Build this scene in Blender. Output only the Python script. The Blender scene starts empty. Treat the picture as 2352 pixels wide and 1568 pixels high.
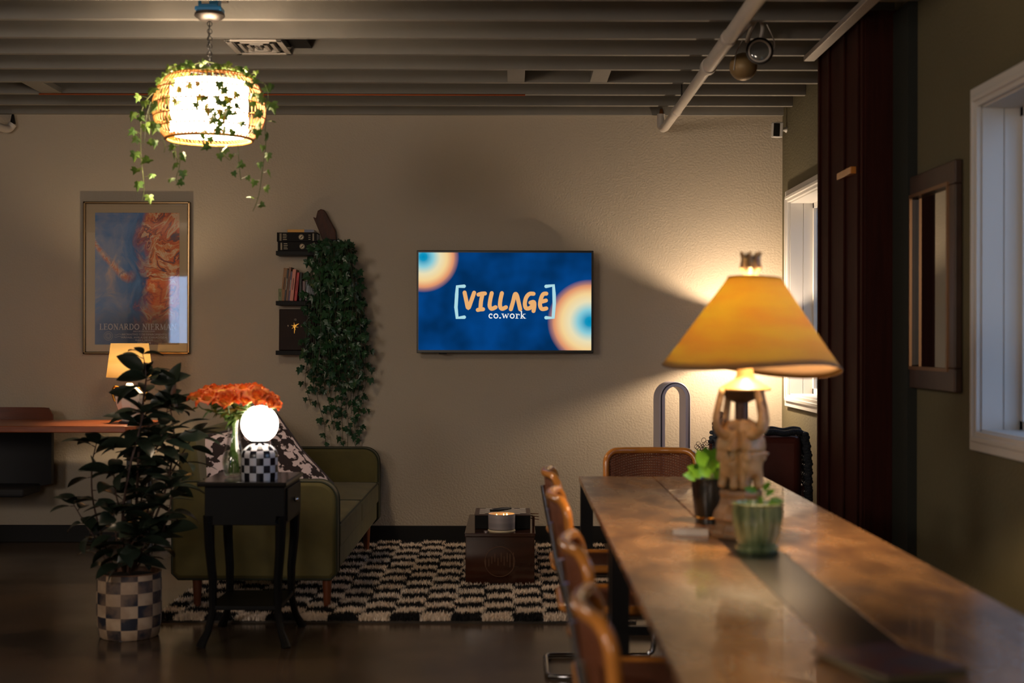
import bpy, math, random
from math import sin, cos, pi, radians as R, sqrt
from mathutils import Vector, Matrix, noise as mnoise
random.seed(7)
SC = bpy.context.scene
COL = SC.collection

# ------------------------------------------------------------------ camera, world, exposure
F = 3267.0; CH = 1.4
def W(x, y, d):
    return Vector(((x-1176.0)*d/F, d, CH-(y-784.0)*d/F))
def X_(x, d): return (x-1176.0)*d/F
def Z_(y, d): return CH-(y-784.0)*d/F
cam = bpy.data.cameras.new('camera'); camo = bpy.data.objects.new('camera', cam); COL.objects.link(camo)
camo.location = (0, 0, CH); camo.rotation_euler = (R(90), R(-0.12), 0)
cam.sensor_width = 36; cam.lens = 50.0; cam.clip_start = 0.05
cam.dof.use_dof = True; cam.dof.focus_distance = 9.3; cam.dof.aperture_fstop = 1.9
SC.camera = camo
w = bpy.data.worlds.new('dusk'); SC.world = w; w.use_nodes = True
bg = w.node_tree.nodes['Background']; bg.inputs[0].default_value = (0.42, 0.55, 0.80, 1); bg.inputs[1].default_value = 6.5
SC.view_settings.view_transform = 'Standard'; SC.view_settings.look = 'None'
SC.view_settings.exposure = 0.25; SC.view_settings.gamma = 1.0
SC.cycles.use_denoising = True; SC.cycles.max_bounces = 8; SC.cycles.diffuse_bounces = 4
SC.cycles.glossy_bounces = 4; SC.cycles.transmission_bounces = 8; SC.cycles.transparent_max_bounces = 12
SC.cycles.caustics_reflective = False; SC.cycles.caustics_refractive = False
SC.cycles.sample_clamp_indirect = 4.0
PENDANT_E = 25.0; CORNER_E = 2500.0; DESK_E = 640.0; GLOBE_E = 15.0; BIG_E = 820.0
# unseen fixtureless lights added behind and left of the camera for warm front light
for lx, ly, lz, pw, rad in ((-3.8, .6, 2.45, 200, .45), (-1.0, -2.0, 2.2, 120, .7)):
    l = bpy.data.lights.new('front_fill', 'POINT'); l.energy = pw; l.shadow_soft_size = rad; l.color = (1.0, .84, .70)
    lo = bpy.data.objects.new('front_fill', l); lo.location = (lx, ly, lz); COL.objects.link(lo)

# ------------------------------------------------------------------ materials
def lin(c):
    return tuple(((v/255.0)/12.92 if v/255.0 <= .04045 else ((v/255.0+.055)/1.055)**2.4) for v in c)
def mat(name, rgb, rough=.6, metal=0., spec=.5, emit=None, es=0., noise=0., nscale=8., bump=0., bscale=60., sheen=0., coat=0., rgb2=None, stretch=None, bdetail=3, rr=0.):
    m = bpy.data.materials.new(name); m.use_nodes = True
    nt = m.node_tree; b = nt.nodes['Principled BSDF']
    c = lin(rgb)
    b.inputs['Base Color'].default_value = (*c, 1); b.inputs['Roughness'].default_value = rough
    b.inputs['Metallic'].default_value = metal; b.inputs['Specular IOR Level'].default_value = spec
    b.inputs['Sheen Weight'].default_value = sheen; b.inputs['Coat Weight'].default_value = coat
    if emit: b.inputs['Emission Color'].default_value = (*lin(emit), 1); b.inputs['Emission Strength'].default_value = es
    tc = nt.nodes.new('ShaderNodeTexCoord'); mp = nt.nodes.new('ShaderNodeMapping')
    nt.links.new(tc.outputs['Object'], mp.inputs[0])
    if stretch: mp.inputs['Scale'].default_value = stretch
    if noise or rgb2:
        n = nt.nodes.new('ShaderNodeTexNoise'); n.inputs['Scale'].default_value = nscale; n.inputs['Detail'].default_value = 5
        nt.links.new(mp.outputs[0], n.inputs[0])
        cr = nt.nodes.new('ShaderNodeValToRGB'); nt.links.new(n.outputs[0], cr.inputs[0])
        c2 = lin(rgb2) if rgb2 else tuple(v*(1-noise) for v in c)
        cr.color_ramp.elements[0].color = (*c2, 1); cr.color_ramp.elements[0].position = .32
        cr.color_ramp.elements[1].color = (*c, 1); cr.color_ramp.elements[1].position = .68
        nt.links.new(cr.outputs[0], b.inputs['Base Color'])
        if rr:
            mr = nt.nodes.new('ShaderNodeMapRange'); nt.links.new(n.outputs[0], mr.inputs[0])
            mr.inputs[1].default_value = .3; mr.inputs[2].default_value = .7
            mr.inputs[3].default_value = rough+rr; mr.inputs[4].default_value = rough
            nt.links.new(mr.outputs[0], b.inputs['Roughness'])
    if bump:
        n2 = nt.nodes.new('ShaderNodeTexNoise'); n2.inputs['Scale'].default_value = bscale; n2.inputs['Detail'].default_value = bdetail
        nt.links.new(mp.outputs[0], n2.inputs[0])
        bp = nt.nodes.new('ShaderNodeBump'); bp.inputs['Strength'].default_value = bump; bp.inputs['Distance'].default_value = .01
        nt.links.new(n2.outputs[0], bp.inputs['Height']); nt.links.new(bp.outputs[0], b.inputs['Normal'])
    return m
def emis(name, rgb, s):
    m = bpy.data.materials.new(name); m.use_nodes = True; nt = m.node_tree; nt.nodes.clear()
    e = nt.nodes.new('ShaderNodeEmission'); o = nt.nodes.new('ShaderNodeOutputMaterial')
    e.inputs[0].default_value = (*lin(rgb), 1); e.inputs[1].default_value = s
    nt.links.new(e.outputs[0], o.inputs[0]); return m
def glassy(name, tint=(255,255,255), rough=.02, base=.03, boost=.35):
    m = bpy.data.materials.new(name); m.use_nodes = True; nt = m.node_tree; nt.nodes.clear()
    o = nt.nodes.new('ShaderNodeOutputMaterial'); t = nt.nodes.new('ShaderNodeBsdfTransparent'); g = nt.nodes.new('ShaderNodeBsdfGlossy')
    t.inputs[0].default_value = (*lin(tint), 1); g.inputs['Roughness'].default_value = rough
    lw = nt.nodes.new('ShaderNodeLayerWeight'); lw.inputs[0].default_value = .35
    mr = nt.nodes.new('ShaderNodeMapRange'); mr.inputs[3].default_value = base; mr.inputs[4].default_value = boost
    nt.links.new(lw.outputs['Fresnel'], mr.inputs[0])
    mx = nt.nodes.new('ShaderNodeMixShader'); nt.links.new(mr.outputs[0], mx.inputs[0])
    nt.links.new(t.outputs[0], mx.inputs[1]); nt.links.new(g.outputs[0], mx.inputs[2]); nt.links.new(mx.outputs[0], o.inputs[0])
    return m
def shade_mat(name, rgb, rgb2, trans=.5, ns=3., trgb=None):
    m = bpy.data.materials.new(name); m.use_nodes = True; nt = m.node_tree; nt.nodes.clear()
    o = nt.nodes.new('ShaderNodeOutputMaterial'); d = nt.nodes.new('ShaderNodeBsdfDiffuse'); t = nt.nodes.new('ShaderNodeBsdfTranslucent')
    tc = nt.nodes.new('ShaderNodeTexCoord'); mp = nt.nodes.new('ShaderNodeMapping'); mp.inputs['Rotation'].default_value = (0, R(38), 0); mp.inputs['Scale'].default_value = (1.2, 1.2, 6)
    n = nt.nodes.new('ShaderNodeTexNoise'); n.inputs['Scale'].default_value = ns; n.inputs['Detail'].default_value = 6
    cr = nt.nodes.new('ShaderNodeValToRGB'); cr.color_ramp.elements[0].position = .36; cr.color_ramp.elements[1].position = .60
    cr.color_ramp.elements[0].color = (*lin(rgb2), 1); cr.color_ramp.elements[1].color = (*lin(rgb), 1)
    nt.links.new(tc.outputs['Object'], mp.inputs[0]); nt.links.new(mp.outputs[0], n.inputs[0]); nt.links.new(n.outputs[0], cr.inputs[0])
    nt.links.new(cr.outputs[0], t.inputs[0]); 
    if trgb: d.inputs[0].default_value = (*lin(trgb), 1)
    else: nt.links.new(cr.outputs[0], d.inputs[0])
    mx = nt.nodes.new('ShaderNodeMixShader'); mx.inputs[0].default_value = trans
    nt.links.new(d.outputs[0], mx.inputs[1]); nt.links.new(t.outputs[0], mx.inputs[2]); nt.links.new(mx.outputs[0], o.inputs[0]); return m
def add_checker_uv(m, c1, c2, wear=0.):
    nt = m.node_tree; b = nt.nodes['Principled BSDF']
    uv = nt.nodes.new('ShaderNodeTexCoord'); ck = nt.nodes.new('ShaderNodeTexChecker'); ck.inputs['Scale'].default_value = 1.0
    sx = nt.nodes.new('ShaderNodeVectorMath'); sx.operation = 'ADD'; sx.inputs[1].default_value = (.001, .001, .5)
    nt.links.new(uv.outputs['UV'], sx.inputs[0]); nt.links.new(sx.outputs[0], ck.inputs[0])
    ck.inputs[1].default_value = (*lin(c1), 1); ck.inputs[2].default_value = (*lin(c2), 1)
    if wear:
        n = nt.nodes.new('ShaderNodeTexNoise'); n.inputs['Scale'].default_value = 14; n.inputs['Detail'].default_value = 8
        nt.links.new(uv.outputs['Object'], n.inputs[0])
        mr = nt.nodes.new('ShaderNodeMapRange'); mr.inputs[1].default_value = .42; mr.inputs[2].default_value = .62; mr.inputs[3].default_value = 0; mr.inputs[4].default_value = wear
        nt.links.new(n.outputs[0], mr.inputs[0])
        mx = nt.nodes.new('ShaderNodeMixRGB'); nt.links.new(mr.outputs[0], mx.inputs[0]); nt.links.new(ck.outputs[0], mx.inputs[1]); mx.inputs[2].default_value = (*lin((150,120,95)), 1)
        nt.links.new(mx.outputs[0], b.inputs['Base Color'])
    else: nt.links.new(ck.outputs[0], b.inputs['Base Color'])

M = {}
M['wall'] = mat('wall_paint', (182,170,152), .75, noise=.04, nscale=1.5, bump=.35, bscale=70)
M['olive'] = mat('olive_wall_paint', (98,92,68), .8, noise=.06, nscale=2, bump=.35, bscale=70)
M['ceil'] = mat('joist_paint', (128,124,117), .7, noise=.12, nscale=3, bump=.1, bscale=40)
M['deck'] = mat('deck_paint', (92,90,86), .9)
M['black'] = mat('black_paint', (10,10,11), .6, spec=.3)
M['satin_black'] = mat('satin_black_wood', (8,7,7), .5, spec=.15, noise=.3, nscale=12)
M['metal_black'] = mat('black_steel', (20,20,22), .4, metal=.3)
M['white'] = mat('white_trim', (205,203,200), .45)
M['pipe'] = mat('painted_pipe', (196,188,180), .45, noise=.08, nscale=10)
M['brown_clad'] = mat('red_brown_cladding', (58,22,14), .7, spec=.15, noise=.35, nscale=5, stretch=(12,12,.6))
M['chrome'] = mat('chrome', (190,192,200), .12, metal=1.)
M['steel'] = mat('brushed_steel', (120,112,106), .45, metal=1.)
M['gold'] = mat('gold', (214,160,70), .25, metal=1.)
M['bent'] = mat('bent_beech', (218,140,62), .22, noise=.25, nscale=10, coat=.4, stretch=(1,1,1))
M['cane'] = mat('woven_cane', (150,84,46), .65, rgb2=(90,46,26), nscale=260, bump=.3, bscale=300)
M['green_velvet'] = mat('green_velvet', (90,82,38), .8, noise=.3, nscale=7, sheen=.1, bump=.08, bscale=12)
M['green_piping'] = mat('dark_green_piping', (38,42,22), .7)
M['legwood'] = mat('walnut_leg', (110,56,28), .4, noise=.2, nscale=20)
M['leaf_dark'] = mat('dark_leaf', (42,52,40), .3, noise=.35, nscale=6, spec=.5)
M['stem_red'] = mat('reddish_stem', (66,44,34), .6)
M['ivy'] = mat('ivy_leaf', (44,80,46), .35, rgb2=(22,54,36), nscale=9)
M['ivy_light'] = mat('fresh_ivy_leaf', (128,156,62), .5, rgb2=(70,110,44), nscale=12)
M['ivy_stem'] = mat('ivy_stem', (108,118,70), .6)
M['ivy_stem2'] = mat('dark_ivy_stem', (50,52,30), .6)
M['rattan'] = mat('rattan', (190,128,58), .5, noise=.2, nscale=30)
nt = M['cane'].node_tree; _tc = nt.nodes.new('ShaderNodeTexCoord'); _sx = nt.nodes.new('ShaderNodeSeparateXYZ'); nt.links.new(_tc.outputs['Object'], _sx.inputs[0])
def _mm(op, a, b=None):
    n = nt.nodes.new('ShaderNodeMath'); n.operation = op
    for i, v in enumerate((a, b)):
        if v is None: continue
        if hasattr(v, 'links'): nt.links.new(v, n.inputs[i])
        else: n.inputs[i].default_value = v
    return n.outputs[0]
_hx = _mm('GREATER_THAN', _mm('SINE', _mm('MULTIPLY', _sx.outputs[0], 520.)), .15); _hz = _mm('GREATER_THAN', _mm('SINE', _mm('MULTIPLY', _mm('ADD', _sx.outputs[2], _mm('MULTIPLY', _sx.outputs[1], 1.)), 520.)), .15)
nt.links.new(_mm('SUBTRACT', 1., _mm('MULTIPLY', _hx, _hz)), nt.nodes['Principled BSDF'].inputs['Alpha'])
M['leather'] = mat('brown_leather', (92,42,34), .4, noise=.2, nscale=10, bump=.1, bscale=80)
M['knit'] = mat('dark_knit', (26,32,42), .85, bump=.3, bscale=120)
M['knit_grey'] = mat('grey_knit', (70,78,90), .8, bump=.3, bscale=120)
M['cream'] = mat('cream_print', (205,190,160), .6)
M['paper'] = mat('paper', (236,232,222), .7)
M['black_ceramic'] = mat('black_glaze', (18,20,20), .25, noise=.2, nscale=20)
M['soil'] = mat('soil', (34,26,20), .95, bump=.6, bscale=60)
M['glass'] = glassy('clear_glass')
M['pane'] = glassy('window_pane', (240,246,250), .0, .05, .8)

# ------------------------------------------------------------------ mesh builder
class MB:
    def __init__(s): s.v = []; s.f = []; s.mi = []; s.uv = {}; s.cur = 0
    def add(s, vs, fs, M4=None, uvs=None):
        o = len(s.v)
        for p in vs:
            p = Vector(p)
            s.v.append(tuple(M4 @ p) if M4 is not None else tuple(p))
        for k, f in enumerate(fs):
            s.f.append(tuple(i+o for i in f)); s.mi.append(s.cur)
            if uvs: s.uv[len(s.f)-1] = uvs[k]
        return s
    def box(s, c, d, rot=None, taper=1.):
        x, y, z = d[0]/2, d[1]/2, d[2]/2; t = taper
        vs = [(-x*t,-y*t,-z),(x*t,-y*t,-z),(x*t,y*t,-z),(-x*t,y*t,-z),(-x,-y,z),(x,-y,z),(x,y,z),(-x,y,z)]
        m = Matrix.Translation(c)
        if rot is not None: m = m @ rot
        return s.add(vs, [(0,3,2,1),(4,5,6,7),(0,1,5,4),(1,2,6,5),(2,3,7,6),(3,0,4,7)], m)
    def bx(s, x0, x1, y0, y1, z0, z1):
        return s.box(((x0+x1)/2,(y0+y1)/2,(z0+z1)/2), (abs(x1-x0),abs(y1-y0),abs(z1-z0)))
    def tube(s, pts, r, seg=8, closed=False, caps=True, flat=1.):
        pts = [Vector(p) for p in pts]; n = len(pts); rr = r if hasattr(r, '__len__') else [r]*n
        o = len(s.v); prev = None; N0 = None
        for i, p in enumerate(pts):
            a = pts[(i-1) % n] if (closed or i > 0) else p; b = pts[(i+1) % n] if (closed or i < n-1) else p
            t = (b-a)
            if t.length < 1e-9: t = Vector((0,0,1))
            t.normalize()
            if N0 is None:
                N0 = t.cross(Vector((0,0,1)));
                if N0.length < .05: N0 = t.cross(Vector((1,0,0)))
                N0.normalize()
            else:
                N0 = N0 - t*N0.dot(t)
                if N0.length < 1e-6: N0 = t.orthogonal()
                N0.normalize()
            B = t.cross(N0)
            for k in range(seg):
                a_ = 2*pi*k/seg; s.v.append(tuple(p + N0*cos(a_)*rr[i] + B*sin(a_)*rr[i]*flat))
        m = n if closed else n-1
        for i in range(m):
            for k in range(seg):
                a0 = o+i*seg+k; a1 = o+i*seg+(k+1) % seg; b0 = o+((i+1) % n)*seg+k; b1 = o+((i+1) % n)*seg+(k+1) % seg
                s.f.append((a0,a1,b1,b0)); s.mi.append(s.cur)
        if caps and not closed:
            s.f.append(tuple(o+k for k in range(seg))[::-1]); s.mi.append(s.cur)
            s.f.append(tuple(o+(n-1)*seg+k for k in range(seg))); s.mi.append(s.cur)
        return s
    def lathe(s, prof, c=(0,0,0), seg=32, M4=None, uvn=None, warp=None):
        o = len(s.v); n = len(prof)
        L = [0.]
        for i in range(1, n): L.append(L[-1]+sqrt((prof[i][0]-prof[i-1][0])**2+(prof[i][1]-prof[i-1][1])**2))
        for i, (r, z) in enumerate(prof):
            for k in range(seg):
                a = 2*pi*k/seg; p = Vector((r*cos(a), r*sin(a), z))
                if warp: p = warp(p, a, z)
                p = p + Vector(c)
                if M4 is not None: p = M4 @ p
                s.v.append(tuple(p))
        for i in range(n-1):
            for k in range(seg):
                s.f.append((o+i*seg+k, o+i*seg+(k+1) % seg, o+(i+1)*seg+(k+1) % seg, o+(i+1)*seg+k)); s.mi.append(s.cur)
                if uvn:
                    u0 = k/seg*uvn[0]; u1 = (k+1)/seg*uvn[0]; v0 = L[i]*uvn[1]; v1 = L[i+1]*uvn[1]
                    s.uv[len(s.f)-1] = [(u0,v0),(u1,v0),(u1,v1),(u0,v1)]
        return s
    def sphere(s, c, r, seg=16, rings=10, sc=(1,1,1), rot=None):
        m = Matrix.Translation(c)
        if rot is not None: m = m @ rot
        prof = [(max(1e-5, r*sin(pi*i/rings)), -r*cos(pi*i/rings)) for i in range(rings+1)]
        return s.lathe(prof, seg=seg, M4=m @ Matrix.Diagonal((*sc, 1)))
    def prism(s, poly, z0, z1, M4=None):
        n = len(poly); vs = [(x,y,z0) for x,y in poly]+[(x,y,z1) for x,y in poly]
        fs = [tuple(range(n))[::-1], tuple(range(n,2*n))]+[(i,(i+1)%n,n+(i+1)%n,n+i) for i in range(n)]
        return s.add(vs, fs, M4)
    def build(s, name, mats, parent=None, smooth=True, bevel=0., origin=None, subsurf=0, angle=40):
        me = bpy.data.meshes.new(name)
        o = Vector(origin) if origin is not None else Vector((0,0,0))
        me.from_pydata([tuple(Vector(p)-o) for p in s.v], [], s.f)
        if not isinstance(mats, (list, tuple)): mats = [mats]
        for m in mats: me.materials.append(m)
        if len(mats) > 1: me.polygons.foreach_set('material_index', s.mi)
        if s.uv:
            ul = me.uv_layers.new(name='UVMap')
            for fi, uvs in s.uv.items():
                p = me.polygons[fi]
                for k, li in enumerate(p.loop_indices): ul.data[li].uv = uvs[k]
        me.validate(); me.update()
        if smooth:
            me.polygons.foreach_set('use_smooth', [True]*len(me.polygons))
            try: me.set_sharp_from_angle(angle=R(angle))
            except Exception: pass
        ob = bpy.data.objects.new(name, me); COL.objects.link(ob); ob.location = o
        if parent is not None:
            ob.parent = parent
            # parts are built in world coordinates under a parent given in world coordinates
            ob.location = o - PW[parent.name] if parent.name in PW else o
            PW[ob.name] = o
        else: PW[ob.name] = o
        if bevel:
            b = ob.modifiers.new('bevel', 'BEVEL'); b.width = bevel; b.segments = 3; b.limit_method = 'ANGLE'; b.angle_limit = R(50)
        if subsurf:
            b = ob.modifiers.new('sub', 'SUBSURF'); b.levels = subsurf; b.render_levels = subsurf
        return ob
PW = {}
def tag(o, label=None, cat=None, group=None, kind=None):
    if label: o['label'] = label
    if cat: o['category'] = cat
    if group: o['group'] = group
    if kind: o['kind'] = kind
    return o
def thing(name, loc, label, cat, group=None):
    o = bpy.data.objects.new(name, None); COL.objects.link(o); o.location = loc; o.empty_display_size = .05
    PW[o.name] = Vector(loc); return tag(o, label, cat, group)
def copy_tree(o, parent=None):
    c = o.copy(); COL.objects.link(c); c.parent = parent
    for ch in list(o.children): copy_tree(ch, c)
    return c
def struct(name, mb, m, **k): return tag(mb.build(name, m, **k), kind='structure')
def rz(a): return Matrix.Rotation(a, 4, 'Z')
def rx(a): return Matrix.Rotation(a, 4, 'X')
def ry(a): return Matrix.Rotation(a, 4, 'Y')
def smoothpath(pts, n=6):
    pts = [Vector(p) for p in pts]; out = []
    for i in range(len(pts)-1):
        p0 = pts[max(0,i-1)]; p1 = pts[i]; p2 = pts[i+1]; p3 = pts[min(len(pts)-1,i+2)]
        for k in range(n):
            t = k/n
            out.append(.5*((2*p1)+(-p0+p2)*t+(2*p0-5*p1+4*p2-p3)*t*t+(-p0+3*p1-3*p2+p3)*t*t*t))
    out.append(pts[-1]); return out
# flat strokes (writing); u,v in metres on a plane facing the camera side (-Y) at depth yy
def stroke(mb, pts, wd, yy, caps=True):
    pts = [Vector((p[0], p[1])) for p in pts]; n = len(pts); L = []; Rr = []
    ww = wd if hasattr(wd, '__len__') else [wd]*n
    for i, p in enumerate(pts):
        a = pts[max(0,i-1)]; b = pts[min(n-1,i+1)]; t = (b-a).normalized(); nn = Vector((-t.y, t.x))*ww[i]/2
        L.append(p+nn); Rr.append(p-nn)
    vs = [(q.x, yy, q.y) for q in L]+[(q.x, yy, q.y) for q in Rr]
    mb.add(vs, [(i, n+i, n+i+1, i+1) for i in range(n-1)])
    if caps:
        for i in (0, n-1):
            k = 10; mb.add([(pts[i].x+cos(2*pi*j/k)*ww[i]/2, yy, pts[i].y+sin(2*pi*j/k)*ww[i]/2) for j in range(k)], [tuple(range(k))])
def arc(cx, cy, rx_, ry_, a0, a1, n=14): return [(cx+cos(R(a0+(a1-a0)*i/n))*rx_, cy+sin(R(a0+(a1-a0)*i/n))*ry_) for i in range(n+1)]
TK, TN, SF = .17, .08, .06
def ser(x, y, h=.16): return ([(x-h, y), (x+h, y)], SF)
GL = {
 'L': (.66, [([(.2,0),(.2,1)],TK), ser(.2,.97), ([(.04,.03),(.62,.03)],SF), ([(.6,0),(.6,.26)],SF)]),
 'E': (.70, [([(.2,0),(.2,1)],TK), ([(.04,.97),(.6,.97)],SF), ([(.04,.03),(.64,.03)],SF), ([(.2,.52),(.48,.52)],SF), ([(.58,.76),(.58,1)],SF), ([(.62,0),(.62,.25)],SF), ([(.47,.4),(.47,.64)],SF)]),
 'O': (.86, [(arc(.42,.5,.33,.43,90,270),.15), (arc(.42,.5,.33,.43,-90,90),.15)]),
 'N': (.88, [([(.18,0),(.18,1)],TN), ([(.18,.98),(.68,.02)],TK), ([(.68,0),(.68,1)],TN), ser(.18,.03), ser(.68,.97), ser(.12,.97,.1)]),
 'A': (.80, [([(.08,0),(.38,1)],TN), ([(.38,1),(.68,0)],TK), ([(.2,.34),(.56,.34)],SF), ser(.08,.03,.12), ser(.68,.03,.15)]),
 'R': (.80, [([(.2,0),(.2,1)],TK), ([(.04,.97),(.4,.97)],SF), (arc(.36,.74,.22,.23,90,-90),.12), ([(.2,.5),(.38,.5)],SF), ([(.36,.5),(.68,.03)],TK), ser(.2,.03), ser(.7,.03,.1)]),
 'D': (.84, [([(.2,0),(.2,1)],TK), ([(.04,.97),(.38,.97)],SF), ([(.04,.03),(.38,.03)],SF), (arc(.36,.5,.34,.46,90,-90),.14)]),
 'I': (.42, [([(.2,0),(.2,1)],TK), ser(.2,.97), ser(.2,.03)]),
 'M': (1.0, [([(.18,0),(.18,1)],TN), ([(.18,.98),(.48,.05)],TK), ([(.48,.05),(.78,.98)],TN), ([(.8,0),(.8,1)],TK), ser(.18,.03,.13), ser(.8,.03), ser(.12,.97,.1), ser(.84,.97,.1)]),
 'c': (.52, [(arc(.28,.33,.2,.27,50,310),.14), ([(.38,.5),(.42,.44)],.14)]),
 'o': (.60, [(arc(.3,.33,.21,.27,0,360,20),.14)]),
 '.': (.30, [([(.06,.08),(.24,.08)],.17)]),
 'w': (.86, [([(.12,.62),(.28,.05)],.14), ([(.28,.05),(.43,.55)],.07), ([(.43,.58),(.58,.05)],.14), ([(.58,.05),(.74,.62)],.07), ser(.12,.62,.13), ser(.74,.62,.1)]),
 'r': (.50, [([(.2,0),(.2,.62)],.15), ser(.14,.6,.1), ser(.2,.03,.17), (arc(.38,.4,.16,.18,150,60),.08), ([(.40,.50),(.50,.48)],.14)]),
 'k': (.66, [([(.2,0),(.2,1)],.15), ser(.13,.97,.1), ser(.2,.03,.15), ([(.2,.26),(.5,.6)],.08), ([(.3,.36),(.55,.03)],.15), ser(.52,.6,.13), ser(.57,.03,.12)]),
 ' ': (.4, []),
}
def serif_text(mb, txt, x, z, h, yy, width=None):
    tot = sum(GL[c][0] for c in txt); sx = (width/tot) if width else h
    for c in txt:
        for pts, wd in GL[c][1]: stroke(mb, [(x+p[0]*sx, z+p[1]*h) for p in pts], wd*min(sx, h), yy, caps=False)
        x += GL[c][0]*sx
def font_text(txt, name, x, z, h, yy, m, parent, width=None, align='LEFT', ext=0.0003):
    cu = bpy.data.curves.new(name, 'FONT'); cu.body = txt; cu.size = h*1.37; cu.align_x = align; cu.extrude = ext
    ob = bpy.data.objects.new(name, cu); ob.location = (0,0,0)
    dg = bpy.context.evaluated_depsgraph_get(); COL.objects.link(ob); bpy.context.view_layer.update()
    me = bpy.data.meshes.new_from_object(ob.evaluated_get(bpy.context.evaluated_depsgraph_get()))
    COL.objects.unlink(ob); bpy.data.objects.remove(ob)
    if width and len(me.vertices):
        xs = [v.co.x for v in me.vertices]; k = width/(max(xs)-min(xs))
        for v in me.vertices: v.co.x *= k
    me.materials.append(m); o2 = bpy.data.objects.new(name, me); COL.objects.link(o2)
    o2.rotation_euler = (R(90), 0, 0); o2.location = Vector((x, yy, z)); o2.parent = parent
    o2.location = Vector((x, yy, z))-PW[parent.name]; return o2

# ------------------------------------------------------------------ the room
YB = 9.9; XR = 1.88; XL = -6.2; YF = -3.2; ZC = CH+1.582; ZD = ZC+.235
fm = mat('polished_concrete', (84,68,54), .15, rgb2=(56,46,38), nscale=1.6, bump=.03, bscale=6, rr=.12, spec=.55)
struct('floor', MB().bx(XL-.3, XR+.3, YF-.3, YB+.3, -.1, 0), fm, smooth=False)
struct('wall_back', MB().bx(XL-.2, XR+.2, YB, YB+.2, 0, ZD), M['wall'], smooth=False)
struct('ceiling', MB().bx(XL-.2, XR+.2, YF-.2, YB+.2, ZD, ZD+.1), M['deck'], smooth=False)
# rear wall with a wide window, left wall with one window
mb = MB(); mb.bx(XL-.2, XR+.2, YF-.2, YF, 0, .7); mb.bx(XL-.2, XR+.2, YF-.2, YF, 2.5, ZD)
for a, b in ((XL-.2,-5.6),(-4.85,XR+.2)): mb.bx(a, b, YF-.2, YF, .7, 2.5)
struct('wall_front', mb, M['olive'], smooth=False)
struct('wall_left', MB().bx(XL-.2, XL, YF, YB, 0, ZD), M['wall'], smooth=False)
# right wall with the two recessed windows
WZ0, WZ1 = 1.04, 2.35
wins = [(8.15, 9.62), (3.9, 5.70)]
mb = MB(); mb.bx(XR, XR+.22, YF, YB, 0, WZ0); mb.bx(XR, XR+.22, YF, YB, WZ1, ZD)
for a, b in ((YF, wins[1][0]), (wins[1][1], wins[0][0]), (wins[0][1], YB)): mb.bx(XR, XR+.22, a, b, WZ0, WZ1)
struct('wall_right', mb, M['olive'], smooth=False)
for k, (a, b) in enumerate(wins):
    t = tag(thing('window_%d' % (k+1), (XR+.1, (a+b)/2, WZ0), None, None), kind='structure')
    mb = MB(); tw = .075
    mb.bx(XR-.022, XR, a-tw, b+tw, WZ1-.005, WZ1+tw); mb.bx(XR-.022, XR, a-tw, b+tw, WZ0-tw, WZ0+.005)
    mb.bx(XR-.022, XR, a-tw, a+.005, WZ0, WZ1); mb.bx(XR-.022, XR, b-.005, b+tw, WZ0, WZ1)
    mb.bx(XR-.034, XR, a-tw*.35, b+tw*.35, WZ1+tw*.2, WZ1+tw*.5); mb.bx(XR-.034, XR, a-tw*.35, b+tw*.35, WZ0-tw*.5, WZ0-tw*.2)
    mb.bx(XR-.034, XR, b+tw*.2, b+tw*.5, WZ0-tw*.3, WZ1+tw*.3)
    mb.build('trim', M['white'], t, smooth=False, bevel=.004)
    mb = MB(); e = .012
    mb.bx(XR, XR+.2, a, b, WZ0-.0, WZ0+e); mb.bx(XR, XR+.2, a, b, WZ1-e, WZ1)
    mb.bx(XR, XR+.2, a, a+e, WZ0, WZ1); mb.bx(XR, XR+.085, b-e, b, WZ0, WZ1); mb.bx(XR+.088, XR+.2, b-e-.003, b, WZ0, WZ1)
    mb.build('jamb', M['white'], t, smooth=False)
    mb = MB(); x0, x1 = XR+.15, XR+.19; fr = .035
    mb.bx(x0, x1, a, b, WZ0+e, WZ0+e+fr); mb.bx(x0, x1, a, b, WZ1-e-fr, WZ1-e); mb.bx(x0, x1, a, a+fr+e, WZ0, WZ1); mb.bx(x0, x1, b-fr-e, b, WZ0, WZ1)
    mb.bx(x0, x1, (a+b)/2-.02, (a+b)/2+.02, WZ0, WZ1)
    mb.build('sash', M['white'], t, smooth=False)
    MB().bx(XR+.168, XR+.172, a+.02, b-.02, WZ0+.02, WZ1-.02).build('pane', M['pane'], t, smooth=False)
# windows of the wall behind the camera
for k, (a, b) in enumerate(((-5.6,-4.85),)):
    t = tag(thing('window_%d' % (k+3), ((a+b)/2, YF-.1, .7), None, None), kind='structure')
    mb = MB()
    for xx in (a, b-.05, (a+b)/2-.02): mb.bx(xx, xx+.05, YF-.15, YF-.05, .7, 2.5)
    mb.bx(a, b, YF-.15, YF-.05, .7, .76); mb.bx(a, b, YF-.15, YF-.05, 2.44, 2.5)
    mb.build('sash', M['white'], t, smooth=False)
    MB().bx(a+.03, b-.03, YF-.104, YF-.1, .73, 2.47).build('pane', M['pane'], t, smooth=False)
struct('baseboard_back', MB().bx(XL, XR, YB-.018, YB, 0, .118), M['black'], smooth=False, bevel=.003)
struct('baseboard_right', MB().bx(XR-.018, XR, YF, YB-.018, 0, .118), M['black'], smooth=False, bevel=.003)

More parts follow.
